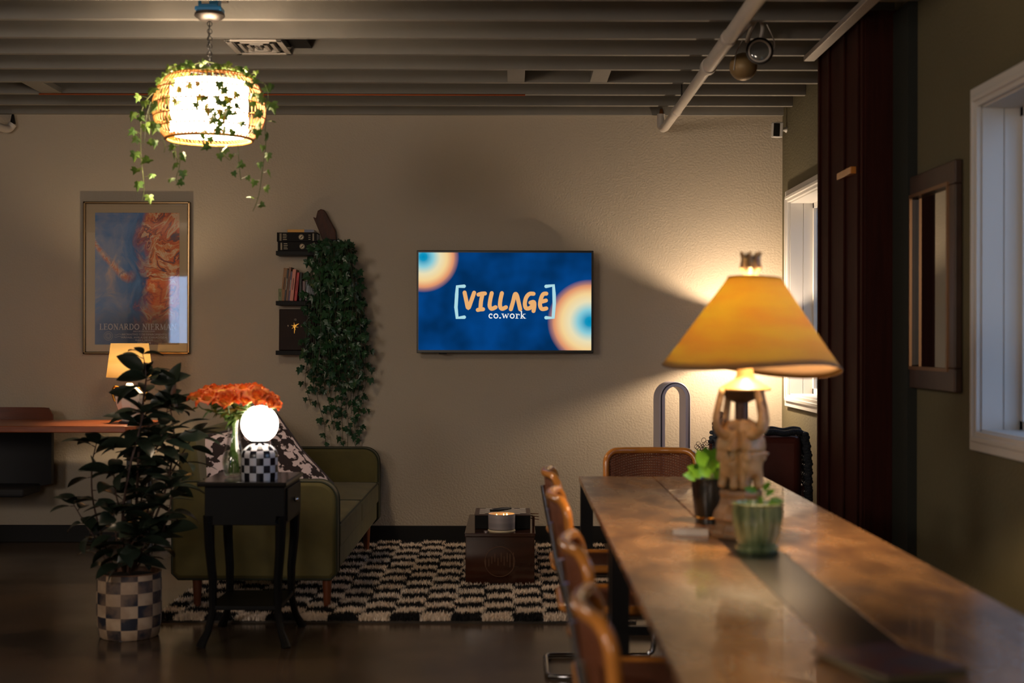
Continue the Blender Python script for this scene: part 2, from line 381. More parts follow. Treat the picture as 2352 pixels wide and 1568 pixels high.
# outside, seen through the right windows
brick = mat('orange_brick', (170,112,70), .85)
nt = brick.node_tree; bt = nt.nodes.new('ShaderNodeTexBrick'); tc = nt.nodes.new('ShaderNodeTexCoord'); mp = nt.nodes.new('ShaderNodeMapping'); mp.inputs['Rotation'].default_value = (R(90), 0, R(90))
nt.links.new(tc.outputs['Object'], mp.inputs[0]); nt.links.new(mp.outputs[0], bt.inputs[0])
bt.inputs['Color1'].default_value = (*lin((196,132,84)),1); bt.inputs['Color2'].default_value = (*lin((160,100,64)),1); bt.inputs['Mortar'].default_value = (*lin((150,140,130)),1); bt.inputs['Scale'].default_value = 4.; bt.inputs['Mortar Size'].default_value = .012
nt.links.new(bt.outputs[0], nt.nodes['Principled BSDF'].inputs['Base Color'])
b = thing('neighbour_building', (5.2, 12, 0), 'orange brick house wall outside the windows on the right', 'building')
MB().bx(5.0, 5.4, 4, 40, -.2, 3.4).build('wall', brick, b, smooth=False)
MB().bx(4.7, 5.5, 3.8, 40.2, 3.4, 3.55).build('eaves', M['white'], b, smooth=False)
for yy in (13.5, 18.5, 25):
    MB().bx(4.98, 5.0, yy, yy+1.6, 1.0, 2.3).build('window', mat('outside_glass', (90,110,130), .1), b, smooth=False)
struct('ground', MB().bx(XR+.35, 12, -6, 44, -.3, -.2), mat('lawn', (62,84,40), .95, noise=.4, nscale=20, bump=.5, bscale=50), smooth=False)
def bush(x, y, r, label):
    t = thing('bush', (x, y, -.2), label, 'bush', None)
    m = MB()
    for _ in range(420):
        a = random.uniform(0, 2*pi); u = random.uniform(0, pi*.55); rr = r*random.uniform(.7, 1)
        c = Vector((x+rr*sin(u)*cos(a), y+rr*sin(u)*sin(a), -.2+rr*1.5*cos(u)))
        m.add([(-.05,0,0),(0,.03,0),(.05,0,0),(0,-.03,0)], [(0,1,2,3)], Matrix.Translation(c) @ Matrix.Rotation(random.uniform(0,6),4,'X') @ Matrix.Rotation(random.uniform(0,6),4,'Z'))
    m.build('foliage', mat('bush_leaf', (66,92,46), .6), t, smooth=False)
    MB().tube([(x,y,-.2),(x,y,r)], .03).build('trunk', M['stem_red'], t)
bush(3.9, 8.9, .85, 'green bush outside the near right window')
bush(4.1, 17.5, .9, 'green bush outside the far right window')

# ceiling joists: each one carried by the walls, part of the room
for k in range(30):
    yj = 9.536-.4235*k
    if yj < YF+.1: break
    struct('trim_%d' % (k+10), MB().bx(XL, XR, yj, yj+.042, ZC, ZD), M['ceil'], smooth=False, bevel=.002)
struct('trim_3', MB().bx(XL, XR, YB-.04, YB, ZC-.01, ZD), M['ceil'], smooth=False)
# blocking between joists
def block(x, d0, w_, lab, ang=0):
    return tag(MB().box((x, d0+.2325, ZC+.02), (w_, .378, .036), rz(ang)).build('joist_block', M['ceil'], None, smooth=False, bevel=.002), lab, 'ceiling block', None)
block(X_(1184,8.48), 8.265, .105, 'short painted wood block between ceiling joists, left of the pair above the television')
block(X_(1378,8.48), 8.265, .105, 'short painted wood block between ceiling joists, right of the pair above the television')
block(X_(92,8.9), 8.689, .13, 'pale painted wood block between ceiling joists at far left above the pendant side')
# brown post / cladding on the right
XP = 1.70; Y0, Y1 = 6.86, 7.87
t = tag(thing('wall_pier', (1.79, 7.3, 0), None, None), kind='structure')
mb = MB(); mb.bx(XP, XR, Y0, Y1, 0, ZC+.02)
for yy in (Y0+.01, Y0+.1, 7.25, 7.6, Y1-.03): mb.bx(XP-.012, XP, yy, yy+.03, 0, ZC)
mb.build('pier_cladding', M['brown_clad'], t, smooth=False, bevel=.003)
MB().box((XP-.016, 7.17, 2.25), (.03, .30, .035)).build('ledge', M['bent'], t, smooth=False, bevel=.003)
t['kind'] = 'structure'; t.name = 'trim_1'
struct('trim_2', MB().bx(1.835, XR, 6.60, Y0, 0, ZC), mat('dark_green_board', (30,34,30), .6), smooth=False)
struct('trim_4', MB().bx(XP-.09, XP-.03, 3.0, Y1, ZC-.03, ZC), M['pipe'], smooth=False, bevel=.004)

# copper line under a joist
tag(MB().tube([(X_(90,9.1), 9.085, ZC-.008), (X_(1205,9.1), 9.085, ZC-.008)], .006).build('copper_line', mat('copper', (176,92,52), .35, metal=.8)), 'thin copper tube running along a ceiling joist near the back wall', 'pipe')

# ------------------------------------------------------------------ painted pipes
t = thing('ceiling_pipe', (1.05, 8, CH+1.475), 'long pale conduit pipe under the joists right of the television', 'pipe')
px, pz = 1.05, CH+1.475
MB().tube([(px,7.62,pz),(px,YB-.12,pz)], .030, 16).build('pipe_run', M['pipe'], t)
MB().tube([(px,3.0,pz),(px,7.62,pz)], .037, 16).build('pipe_run', M['pipe'], t)
for yy, r in ((7.62,.044),(6.9,.041),(9.1,.034)):
    MB().tube([(px,yy-.035,pz),(px,yy-.03,pz),(px,yy+.03,pz),(px,yy+.035,pz)], [r*.9,r,r,r*.9], 16).build('coupling', M['pipe'], t)
MB().tube(smoothpath([(px,YB-.12,pz),(px-.012,YB-.07,pz),(px-.022,YB-.055,pz+.03),(px-.02,YB-.055,pz+.10)],5), .028, 14).build('elbow', M['pipe'], t)
MB().tube([(px+.02,9.0,pz+.03),(px+.02,9.0,ZD-.01)], .005, 6).build('hanger_rod', M['metal_black'], t)
MB().tube([(px-.02,YB-.055,pz+.10),(px-.02,YB-.055,pz+.135)], [.016,.01], 10).build('hanger', mat('brass_fitting', (150,96,54), .35, metal=.8), t)
t = thing('wall_pipe', (-3.47, 9.6, CH+1.47), 'short end of pale pipe high on the wall at the left edge', 'pipe')
MB().tube(smoothpath([(-3.60,8.6,CH+1.46),(-3.52,9.6,CH+1.46),(-3.49,YB-.08,CH+1.46),(-3.46,YB-.05,CH+1.50)],5), .028, 14).build('pipe_run', M['pipe'], t)
MB().tube([(-3.46,YB-.05,CH+1.50),(-3.46,YB-.05,CH+1.565)], [.02,.008], 10).build('hanger', M['metal_black'], t)

# twin spot fixture
d = 7.1
t = thing('twin_spotlight', W(1740,35,d), 'twin-headed clip spotlight hanging from the conduit pipe, one lens facing forward', 'spotlight')
c1 = W(1743,117,d); c2 = W(1706,152,d+.25); top = W(1740,32,d+.05)
MB().tube([(px,d+.03,pz),(top.x-.02,d+.04,top.z),top+Vector((.03,0,.01))], [.03,.03,.026], 12).build('clamp', M['pipe'], t)
MB().tube(smoothpath([top, W(1722,70,d+.1), W(1715,95,d+.15)],5), .012, 8).build('arm', M['pipe'], t)
MB().tube(smoothpath([top, W(1750,60,d+.08), W(1745,90,d+.1)],5), .01, 8).build('arm', M['pipe'], t)
h = MB(); rot = rx(R(86)) @ ry(R(-3))
h.lathe([(.002,-.12),(.03,-.12),(.045,-.07),(.066,0),(.069,.01),(.062,.012),(.058,.004),(.05,-.02),(.03,-.05),(.002,-.06)], seg=32, M4=Matrix.Translation(c1) @ rot)
h.build('lamp_head', mat('dark_bronze', (52,46,40), .4, metal=.5), t)
MB().sphere(c1, .052, sc=(1,1,.25), rot=rot).build('lens', mat('lens_glass', (150,152,150), .08, spec=.9, metal=.55), t)
MB().tube(arc3 := [c1 + rot.to_3x3() @ Vector((.053*cos(a*pi/16), .053*sin(a*pi/16), .008)) for a in range(32)], .006, 6, closed=True).build('lens_ring', M['pipe'], t)
h = MB(); h.sphere(c2, .072, 24, 14); h.build('lamp_head', mat('aged_brass', (150,124,84), .45, metal=.25), t)
MB().tube(smoothpath([W(1760,55,d),W(1778,100,d),W(1762,135,d)],6), .003, 6).build('cord', M['pipe'], t)
MB().tube(smoothpath([W(1705,90,d+.2),W(1690,120,d+.2),W(1684,160,d+.2)],6), .003, 6).build('cord', M['pipe'], t)

# security camera in the corner
t = thing('security_camera', W(1784,297,9.7), 'small white camera with black face high in the right corner', 'camera')
c = W(1784,297,9.70)
MB().box(c, (.062,.07,.105), rz(R(12)) @ rx(R(6))).build('housing', M['white'], t, smooth=False, bevel=.008)
MB().box(c+Vector((-.010,-.037,-.004)), (.044,.008,.088), rz(R(12)) @ rx(R(6))).build('lens_face', M['black'], t, smooth=False, bevel=.003)
MB().tube([c+Vector((.02,.02,0)), c+Vector((.06,.03,.01)), (XR,c.y+.05,c.z+.01)], [.014,.012,.022], 10).build('mount', M['white'], t)

# ------------------------------------------------------------------ air vent between joists
t = thing('ceiling_vent', (-1.36, 7.65, ZC-.01), 'square grey metal air register with stepped louvers between the joists', 'vent')
vm = mat('vent_metal', (196,188,178), .4, metal=.2)
x0, x1, y0, y1 = -1.515, -1.215, 7.465, 7.835
mb = MB()
mb.bx(x0, x1, y0, y0+.03, ZC-.008, ZC); mb.bx(x0, x1, y1-.03, y1, ZC-.008, ZC); mb.bx(x0, x0+.03, y0, y1, ZC-.008, ZC); mb.bx(x1-.03, x1, y0, y1, ZC-.008, ZC)
mb.build('frame', vm, t, smooth=False, bevel=.002)
MB().bx(x0+.005, x1-.005, y0+.005, y1-.005, ZC+.035, ZC+.04).build('duct_opening', M['black'], t, smooth=False)
for k in range(3):
    i = .055+.04*k; mb = MB()
    for (a, b_, c_, d_) in ((x0+i,x1-i,y0+i,y0+i+.018),(x0+i,x1-i,y1-i-.018,y1-i),(x0+i,x0+i+.018,y0+i,y1-i),(x1-i-.018,x1-i,y0+i,y1-i)):
        if b_ > a and d_ > c_: mb.bx(a, b_, c_, d_, ZC-.008, ZC+.01)
    mb.build('louver', vm, t, smooth=False)
tag(MB().bx(x1+.012, x1+.11, y0, y1, ZC+.03, ZC+.036).build('gap_shadow', M['black'], None, smooth=False), 'black sheet painted as the shadow in the gap right beside the air register', 'painted shadow')  # black sheet stands in for the shadow of the open gap

# ------------------------------------------------------------------ pendant lamp
PX, PY = X_(480,6.8), 6.8
pb = Vector((PX, PY, 0))
zt, zb = Z_(178,6.8), Z_(322,6.8)
t = thing('pendant_lamp', (PX,PY,zb), 'round woven rattan pendant lamp glowing white, hung on a chain', 'pendant lamp')
prof = [(.182,zt),(.205,zt-.012),(.240,zt-.055),(.262,zt-.115),(.266,zt-.16),(.258,zt-.21),(.235,zt-.26),(.203,zb)]
pp = smoothpath([(r,0,z) for r,z in prof], 4)
mb = MB()
NR = 66
for k in range(NR):
    a = 2*pi*k/NR; tw = .08
    mb.tube([(PX+p.x*cos(a+tw*i/len(pp)), PY+p.x*sin(a+tw*i/len(pp)), p.z) for i,p in enumerate(pp)], .0029, 5, caps=False)
mb.build('rattan_weave', M['rattan'], t)
mb = MB()
for f in (.16,.33,.5,.68,.84):
    p = pp[int(f*(len(pp)-1))]
    mb.tube([(PX+(p.x+.001*(1 if a%2 else -1))*cos(2*pi*a/96), PY+(p.x+.001*(1 if a%2 else -1))*sin(2*pi*a/96), p.z) for a in range(96)], .0032, 5, closed=True)
mb.build('binding_ring', M['rattan'], t)
for p, r in ((pp[0],.006),(pp[-1],.007)):
    MB().tube([(PX+p.x*cos(2*pi*a/64), PY+p.x*sin(2*pi*a/64), p.z) for a in range(64)], r, 8, closed=True).build('rim', M['rattan'], t)
mb = MB()   # sloped inner collar at the bottom
for k in range(72):
    a = 2*pi*k/72; mb.tube([(PX+.203*cos(a),PY+.203*sin(a),zb-.002),(PX+.188*cos(a+.1),PY+.188*sin(a+.1),zb+.02)], .0028, 5, caps=False)
mb.build('bottom_weave', M['rattan'], t)
dm = emis('pendant_glow', (255,228,196), PENDANT_E)
mb = MB(); mb.lathe([(.183,zb+.022),(.183,zt-.03)], seg=48, c=(PX,PY,0)); mb.build('diffuser', dm, t)
mb = MB(); mb.sphere((PX,PY,zb+.14), .03, sc=(1,1,1.4)); mb.build('bulb', emis('pendant_bulb', (255,222,184), 700), t)
mb = MB()
for k in range(3):
    a = 2*pi*k/3; mb.tube([(PX+.182*cos(a),PY+.182*sin(a),zt),(PX,PY,zt+.012)], .003, 6)
mb.tube([(PX,PY,zt+.03),(PX,PY,zt-.10)], [.012,.02], 10)
mb.build('spider', M['metal_black'], t)
ztop = Z_(52,6.8); zc0 = zt+.03; n = 13; mb = MB()
for k in range(n):
    zc_ = zc0+(ztop-zc0)*(k+.5)/n; hl = (ztop-zc0)/n*.66; a = (pi/2)*(k % 2)+.3
    mb.tube([(PX+.011*cos(q)*cos(a), PY+.011*cos(q)*sin(a), zc_+hl*sin(q)) for q in [2*pi*i/14 for i in range(14)]], .0022, 5, closed=True)
mb.tube(smoothpath([(PX,PY,zc0),(PX+.008,PY,zc0+.07),(PX-.006,PY,zc0+.14),(PX,PY,ztop)],6), .0022, 6)
mb.build('chain', M['metal_black'], t)
zb2 = Z_(49,6.8); mb = MB()
mb.lathe([(.001,zb2),(.045,zb2),(.056,zb2+.008),(.070,zb2+.018),(.073,zb2+.024),(.068,zb2+.028),(.071,zb2+.032),(.066,zb2+.038),(.001,zb2+.039)], seg=40, c=(PX,PY,0)); mb.build('canopy', M['steel'], t)
t = thing('junction_box', (PX,PY,zb2+.06), 'blue plastic electrical box above the pendant lamp canopy', 'electrical box')
bl = mat('blue_plastic', (24,128,190), .4)
MB().box((PX,PY,zb2+.086), (.096,.08,.08)).box((PX,PY,zb2+.051), (.126,.09,.022)).build('box', bl, t, smooth=False, bevel=.006)
MB().box((PX-.012,PY-.042,zb2+.08), (.036,.004,.016)).build('sticker', M['paper'], t, smooth=False)
MB().tube([(PX,PY,zb2+.13),(PX,PY,ZD)], .009, 8).build('conduit', M['pipe'], t)
MB().bx(PX-.05, PX+.05, PY-.02, 6.995, zb2+.13, zb2+.145).build('bracket', M['steel'], t, smooth=False)

# ------------------------------------------------------------------ ivy leaves
IVY = [(0,0),(-.22,-.12),(-.5,.02),(-.34,.24),(-.46,.5),(-.2,.52),(0,1.0),(.2,.52),(.46,.5),(.34,.24),(.5,.02),(.22,-.12)]
def ivy_leaf(mb, p, s, M3):
    vs = [(x*s, y*s, -.16*s*abs(x)*2+random.uniform(-.03,.03)*s) for x, y in IVY]+[(0,.3*s,.05*s)]
    m4 = Matrix.Translation(p) @ M3
    mb.add(vs, [(12,i,(i+1)%12) for i in range(12)], m4)
def leafrot(face=None):
    # blade hanging: tip (local +Y) points mostly down, face (local +Z) mostly outward to -Y
    a = random.gauss(0,.55); tilt = random.gauss(0,.45); yaw = random.gauss(0,.6)
    if face is not None: yaw += face
    return rz(yaw) @ rx(R(90)+tilt) @ rz(pi+a)
def strand(lm, sm, pts, s=.03, step=.04, r=.0018, face=None, both=True):
    ps = smoothpath(pts, 5); sm.tube(ps, r, 5, caps=False)
    acc = 0; side = 1
    for i in range(1, len(ps)):
        acc += (ps[i]-ps[i-1]).length
        if acc > step:
            acc = 0; side = -side
            off = Vector((side*s*random.uniform(.3,.9), random.uniform(-.4,.1)*s, random.uniform(-.1,.4)*s))
            q = ps[i]+off; sm.tube([ps[i], q], r*.6, 4, caps=False)
            ivy_leaf(lm, q, s*random.uniform(.75,1.25), leafrot(face))

# garland on the pendant
t = thing('ivy_garland', (PX,PY,zt), 'light green ivy garland wound over the top of the rattan pendant lamp', 'ivy')
lm, sm = MB(), MB()
ring = [(PX+.19*cos(a)*1.02, PY+.19*sin(a)*1.02, zt+.012+.012*sin(5*a)) for a in [2*pi*i/20 for i in range(21)]]
strand(lm, sm, ring, .032, .022, .003)
ring2 = [(PX+.15*cos(a), PY+.16*sin(a), zt+.03+.012*sin(4*a+1)) for a in [2*pi*i/16 for i in range(17)]]
strand(lm, sm, ring2, .034, .03, .003)
for k in range(26):
    a = random.uniform(0, 2*pi); ivy_leaf(lm, Vector((PX+.18*cos(a), PY+.18*sin(a), zt+random.uniform(0,.045))), random.uniform(.028,.045), leafrot(a+pi/2))
def gs(pts, **k):
    k['s'] = k['s']*1.25
    strand(lm, sm, [W(x,y,dd) for x,y,dd in pts], **k)
gs([(405,178,6.7),(372,195,6.66),(352,232,6.64),(340,265,6.66),(352,300,6.65)], s=.042, step=.03)
gs([(395,182,6.85),(345,220,6.82),(325,255,6.82),(322,310,6.82),(323,360,6.82),(328,410,6.82),(330,438,6.82),(325,462,6.82)], s=.04, step=.036)
gs([(345,235,6.6),(335,270,6.6),(330,330,6.6)], s=.036, step=.05)
gs([(368,310,6.62),(378,335,6.62),(376,352,6.62)], s=.036, step=.03)
gs([(412,318,6.60),(413,350,6.6),(411,385,6.6),(404,412,6.6),(412,434,6.6)], s=.036, step=.03)
gs([(398,332,6.62),(402,350,6.62),(408,378,6.62)], s=.03, step=.03)
gs([(502,336,6.6),(508,352,6.6),(527,370,6.6)], s=.036, step=.05)
gs([(545,332,6.6),(547,362,6.6),(550,395,6.6),(553,415,6.6)], s=.03, step=.035)
gs([(575,185,6.68),(600,215,6.6),(610,260,6.6),(608,300,6.6),(609,340,6.6),(602,390,6.6),(597,430,6.6),(590,462,6.6),(580,486,6.6)], s=.034, step=.032)
gs([(585,190,6.6),(608,195,6.6),(615,225,6.6),(612,245,6.6)], s=.04, step=.03)
gs([(515,178,6.57),(505,215,6.54),(498,240,6.53),(510,262,6.53),(500,290,6.54),(470,318,6.58)], s=.034, step=.028)
gs([(500,240,6.52),(525,240,6.52),(540,252,6.53)], s=.03, step=.022)
gs([(465,180,6.6),(460,215,6.55),(464,245,6.53),(480,270,6.54)], s=.03, step=.045)
for x, y in ((512,235),(520,250),(505,255),(530,245),(518,268),(508,280),(500,225),(540,258),(462,222),(470,242),(478,250),(512,295),(525,225),(498,300),(405,205),(405,232),(395,275),(382,268),(580,215),(578,235),(595,255),(590,285),(575,295),(555,280),(545,215),(515,205),(430,195),(560,190),(480,335),(520,340),(535,300),(460,310)):
    ivy_leaf(lm, W(x,y,6.55+abs(x-480)*.0008), random.uniform(.036,.055), leafrot())
lm.build('foliage', M['ivy_light'], t, smooth=False); sm.build('stem', M['ivy_stem'], t)

# ------------------------------------------------------------------ poster on the back wall
yf = YB
x0, x1, z1, z0 = X_(192,9.88), X_(437,9.88), Z_(465,9.88), Z_(815,9.88)
t = thing('framed_poster', ((x0+x1)/2, yf, z0), 'framed abstract poster of blue sky and orange flame shapes, thin metal frame', 'poster')
fmr = mat('dark_gilt_frame', (120,96,66), .22, metal=.9)
mb = MB(); fw = .017
for (a, b_, c_, d_) in ((x0,x1,z0,z0+fw),(x0,x1,z1-fw,z1),(x0,x0+fw,z0,z1),(x1-fw,x1,z0,z1)):
    mb.bx(a, b_, yf-.045, yf-.002, c_, d_)
mb.build('frame', fmr, t, smooth=False, bevel=.005)
MB().bx(x0+.01, x1-.01, yf-.02, yf-.004, z0+.01, z1-.01).build('mat_board', mat('mat_board', (206,184,152), .8), t, smooth=False)
a0, a1, b1, b0 = X_(217,9.87), X_(411,9.87), Z_(490,9.87), Z_(793,9.87)
art = bpy.data.materials.new('abstract_art'); art.use_nodes = True; nt = art.node_tree; P = nt.nodes['Principled BSDF']; P.inputs['Roughness'].default_value = .5
def nd(ty, **k):
    n = nt.nodes.new(ty)
    for kk, v in k.items(): setattr(n, kk, v)
    return n
def ramp(n, els):
    cr = n.color_ramp
    while len(cr.elements) > 1: cr.elements.remove(cr.elements[-1])
    cr.elements[0].position = els[0][0]; cr.elements[0].color = (*lin(els[0][1]), 1)
    for p, c in els[1:]:
        e = cr.elements.new(p); e.color = (*lin(c), 1)
uv = nd('ShaderNodeTexCoord')
n1 = nd('ShaderNodeTexNoise'); n1.inputs['Scale'].default_value = 2.6; n1.inputs['Detail'].default_value = 8; n1.inputs['Distortion'].default_value = 1.4
nt.links.new(uv.outputs['UV'], n1.inputs[0])
vm_ = nd('ShaderNodeVectorMath', operation='MULTIPLY_ADD'); vm_.inputs[1].default_value = (.75,.75,.75); nt.links.new(n1.outputs['Color'], vm_.inputs[0]); nt.links.new(uv.outputs['UV'], vm_.inputs[2])
sp = nd('ShaderNodeSeparateXYZ'); nt.links.new(vm_.outputs[0], sp.inputs[0])
# streaks
mp2 = nd('ShaderNodeMapping'); mp2.inputs['Rotation'].default_value = (0,0,R(38)); mp2.inputs['Scale'].default_value = (2.2,9,1); nt.links.new(vm_.outputs[0], mp2.inputs[0])
n2 = nd('ShaderNodeTexNoise'); n2.inputs['Scale'].default_value = 1.5; n2.inputs['Detail'].default_value = 8; n2.inputs['Distortion'].default_value = .8; nt.links.new(mp2.outputs[0], n2.inputs[0])
fire = nd('ShaderNodeValToRGB'); ramp(fire, [(.3,(50,64,104)),(.40,(150,74,48)),(.47,(232,100,44)),(.54,(244,150,80)),(.60,(250,218,176)),(.66,(240,130,66)),(.74,(120,70,60))]); nt.links.new(n2.outputs[0], fire.inputs[0])
sky = nd('ShaderNodeValToRGB'); ramp(sky, [(.25,(36,60,104)),(.40,(48,90,156)),(.52,(82,134,200)),(.60,(140,156,196)),(.70,(220,190,180)),(.78,(90,80,110))]); 
n3 = nd('ShaderNodeTexNoise'); n3.inputs['Scale'].default_value = 1.6; n3.inputs['Detail'].default_value = 4; nt.links.new(vm_.outputs[0], n3.inputs[0]); nt.links.new(n3.outputs[0], sky.inputs[0])
mk = nd('ShaderNodeMapRange'); mk.inputs[1].default_value = .86; mk.inputs[2].default_value = 1.02; nt.links.new(sp.outputs[0], mk.inputs[0])
mx = nd('ShaderNodeMixRGB'); nt.links.new(mk.outputs[0], mx.inputs[0]); nt.links.new(sky.outputs[0], mx.inputs[1]); nt.links.new(fire.outputs[0], mx.inputs[2])
# wing-like streak at left middle
sp2 = nd('ShaderNodeSeparateXYZ'); nt.links.new(uv.outputs['UV'], sp2.inputs[0])
def mth(op, a, b_=None):
    n = nd('ShaderNodeMath', operation=op)
    for i, v in enumerate((a, b_)):
        if v is None: continue
        if hasattr(v, 'links'): nt.links.new(v, n.inputs[i])
        else: n.inputs[i].default_value = v
    return n.outputs[0]
wx = mth('SUBTRACT', sp2.outputs[0], .02); wcur = mth('ADD', mth('MULTIPLY', mth('POWER', mth('ABSOLUTE', mth('SUBTRACT', sp2.outputs[0], .42)), 1.5), 1.0), .50)
dist = mth('ABSOLUTE', mth('SUBTRACT', mth('ADD', sp2.outputs[1], mth('MULTIPLY', mth('SUBTRACT', n1.outputs[0], .5), .16)), wcur))
wm = nd('ShaderNodeMapRange'); wm.inputs[1].default_value = .05; wm.inputs[2].default_value = .01; nt.links.new(dist, wm.inputs[0])
lim = nd('ShaderNodeMapRange'); lim.inputs[1].default_value = .5; lim.inputs[2].default_value = .36; nt.links.new(sp2.outputs[0], lim.inputs[0])
wing = nd('ShaderNodeValToRGB'); ramp(wing, [(.35,(150,120,140)),(.46,(246,206,180)),(.55,(226,116,70)),(.65,(240,226,200))]); nt.links.new(n2.outputs[0], wing.inputs[0])
mx2 = nd('ShaderNodeMixRGB'); nt.links.new(mth('MULTIPLY', wm.outputs[0], lim.outputs[0]), mx2.inputs[0]); nt.links.new(mx.outputs[0], mx2.inputs[1]); nt.links.new(wing.outputs[0], mx2.inputs[2])
# dark lower band of the print
lb = nd('ShaderNodeMapRange'); lb.inputs[1].default_value = .30; lb.inputs[2].default_value = .14; nt.links.new(mth('ADD', sp2.outputs[1], mth('MULTIPLY', mth('SUBTRACT', n1.outputs[0], .5), .2)), lb.inputs[0])
low = nd('ShaderNodeValToRGB'); ramp(low, [(.0,(54,86,140)),(.45,(40,54,84)),(.75,(70,64,66)),(1.,(96,86,80))]); nt.links.new(sp2.outputs[0], low.inputs[0])
mx3 = nd('ShaderNodeMixRGB'); nt.links.new(mth('MULTIPLY', lb.outputs[0], .85), mx3.inputs[0]); nt.links.new(mx2.outputs[0], mx3.inputs[1]); nt.links.new(low.outputs[0], mx3.inputs[2])
nt.links.new(mx3.outputs[0], P.inputs['Base Color'])
mb = MB(); mb.add([(a0,yf-.0215,b0),(a1,yf-.0215,b0),(a1,yf-.0215,b1),(a0,yf-.0215,b1)], [(0,1,2,3)], uvs=[[(0,0),(1,0),(1,1),(0,1)]]); mb.build('print', art, t, smooth=False)
letm = mat('poster_lettering', (196,188,196), .6); mb = MB(); yl = yf-.0225
serif_text(mb, 'LEONARDO NIERMAN', X_(227,9.87), Z_(759,9.87), 14*9.87/F, yl, width=178*9.87/F)
for k, q in enumerate(((0,17),(12,17),(8,17))): pass
mb.tube([(X_(248,9.87)+.03*cos(2*pi*i/24), yl, Z_(773,9.87)+.03*sin(2*pi*i/24)) for i in range(24)], .0012, 4, closed=True)
mb.tube([(X_(248,9.87)+.02*cos(2*pi*i/24), yl, Z_(773,9.87)+.02*sin(2*pi*i/24)) for i in range(24)], .001, 4, closed=True)
for k in range(12):
    a = 2*pi*k/12; stroke(mb, [(X_(248,9.87)+.008*cos(a), Z_(773,9.87)+.008*sin(a)), (X_(248,9.87)+.02*cos(a), Z_(773,9.87)+.02*sin(a))], .0015, yl)
for k in range(2): stroke(mb, [(X_(262+q*3,9.87), Z_(770+k*5+1.6*sin(q*1.3),9.87)) for q in range(9)], .0018, yl)
mb.build('lettering', letm, t, smooth=False)
xc = X_(330,9.87)
for txt, yy, wpx, hpx in (('SALA DE EXPOSICIONES',764,50,3.4),('RECREATIVO Y DE ESPARCIMIENTO',771.5,102,4.2),('RAFAEL AVILA DE ZARAGOZA',778.5,104,4.2),('PUEBLA, MEXICO',784.5,40,3.4),('DIC. 14',791.5,30,5)):
    wd = wpx*9.87/F; font_text(txt, 'small_print', xc-wd/2, Z_(yy,9.87), hpx*9.87/F, yl, letm, t, width=wd)
MB().bx(x0+.012, x1-.012, yf-.031, yf-.029, z0+.012, z1-.012).build('glass', glassy('poster_glass', (255,255,255), .0, .035, .8), t, smooth=False)

# ------------------------------------------------------------------ television
d = 9.79
t = thing('television', W(1160,811,d), 'flat black television on the back wall showing a blue logo screen', 'television')
x0, x1, z1, z0 = X_(957,d), X_(1363,d), Z_(575,d), Z_(811,d)
MB().bx(x0, x1, d, d+.045, z0, z1).build('casing', mat('tv_plastic', (12,13,15), .3), t, smooth=False, bevel=.004)
MB().bx(x0+.2, x1-.2, d+.045, YB, z0+.15, z1-.15).build('wall_mount', M['metal_black'], t, smooth=False)
MB().bx(X_(1008,d), X_(1026,d), d+.002, d+.03, z0-.008, z0).build('sensor', M['black'], t, smooth=False)
sm_ = bpy.data.materials.new('lit_screen'); sm_.use_nodes = True; nt = sm_.node_tree; nt.nodes.clear()
tc = nd('ShaderNodeTexCoord'); em = nd('ShaderNodeEmission'); out = nd('ShaderNodeOutputMaterial'); nt.links.new(em.outputs[0], out.inputs[0]); em.inputs[1].default_value = .80
spx = nd('ShaderNodeSeparateXYZ'); nt.links.new(tc.outputs['Object'], spx.inputs[0])
mpn = nd('ShaderNodeMapping'); nt.links.new(tc.outputs['Object'], mpn.inputs[0])
nz = nd('ShaderNodeTexNoise'); nz.inputs['Scale'].default_value = 4; nt.links.new(mpn.outputs[0], nz.inputs[0])
bgc = nd('ShaderNodeValToRGB'); ramp(bgc, [(.35,(2,46,92)),(.65,(4,66,132))]); nt.links.new(nz.outputs[0], bgc.inputs[0])
last = bgc.outputs[0]
so = Vector(((x0+x1)/2, d-.0015, (z0+z1)/2))
for (cx_, cy_, rp) in ((972,590,82),(1354,738,97)):
    c = W(cx_, cy_, d-.0015)-so
    vs = nd('ShaderNodeVectorMath', operation='DISTANCE'); nt.links.new(tc.outputs['Object'], vs.inputs[0]); vs.inputs[1].default_value = tuple(c)
    dv = mth('DIVIDE', vs.outputs['Value'], rp*d/F)
    rc = nd('ShaderNodeValToRGB'); ramp(rc, [(0,(0,140,186)),(.1,(20,150,192)),(.28,(140,206,218)),(.48,(238,226,184)),(.66,(248,214,152)),(.82,(232,158,112)),(.9,(190,130,112))]); nt.links.new(dv, rc.inputs[0])
    mk = nd('ShaderNodeMapRange'); mk.inputs[1].default_value = 1.0; mk.inputs[2].default_value = .86; nt.links.new(dv, mk.inputs[0])
    mxx = nd('ShaderNodeMixRGB'); nt.links.new(mk.outputs[0], mxx.inputs[0]); nt.links.new(last, mxx.inputs[1]); nt.links.new(rc.outputs[0], mxx.inputs[2]); last = mxx.outputs[0]
nt.links.new(last, em.inputs[0])
ds = d-.0015
mb = MB(); mb.add([(X_(961,d),ds,Z_(804,d)),(X_(1358,d),ds,Z_(804,d)),(X_(1358,d),ds,Z_(580,d)),(X_(961,d),ds,Z_(580,d))], [(0,1,2,3)])
mb.build('screen', sm_, t, smooth=False, origin=so)
def zz(p): x = 900+p[0]/4.704; y = 540+p[1]/4.704; return (X_(x,ds), Z_(y,ds))
px1 = ds/F
def spath(pts, n=5): return [(p.x, p.y) for p in smoothpath([Vector((q[0],q[1],0)) for q in pts], n)]
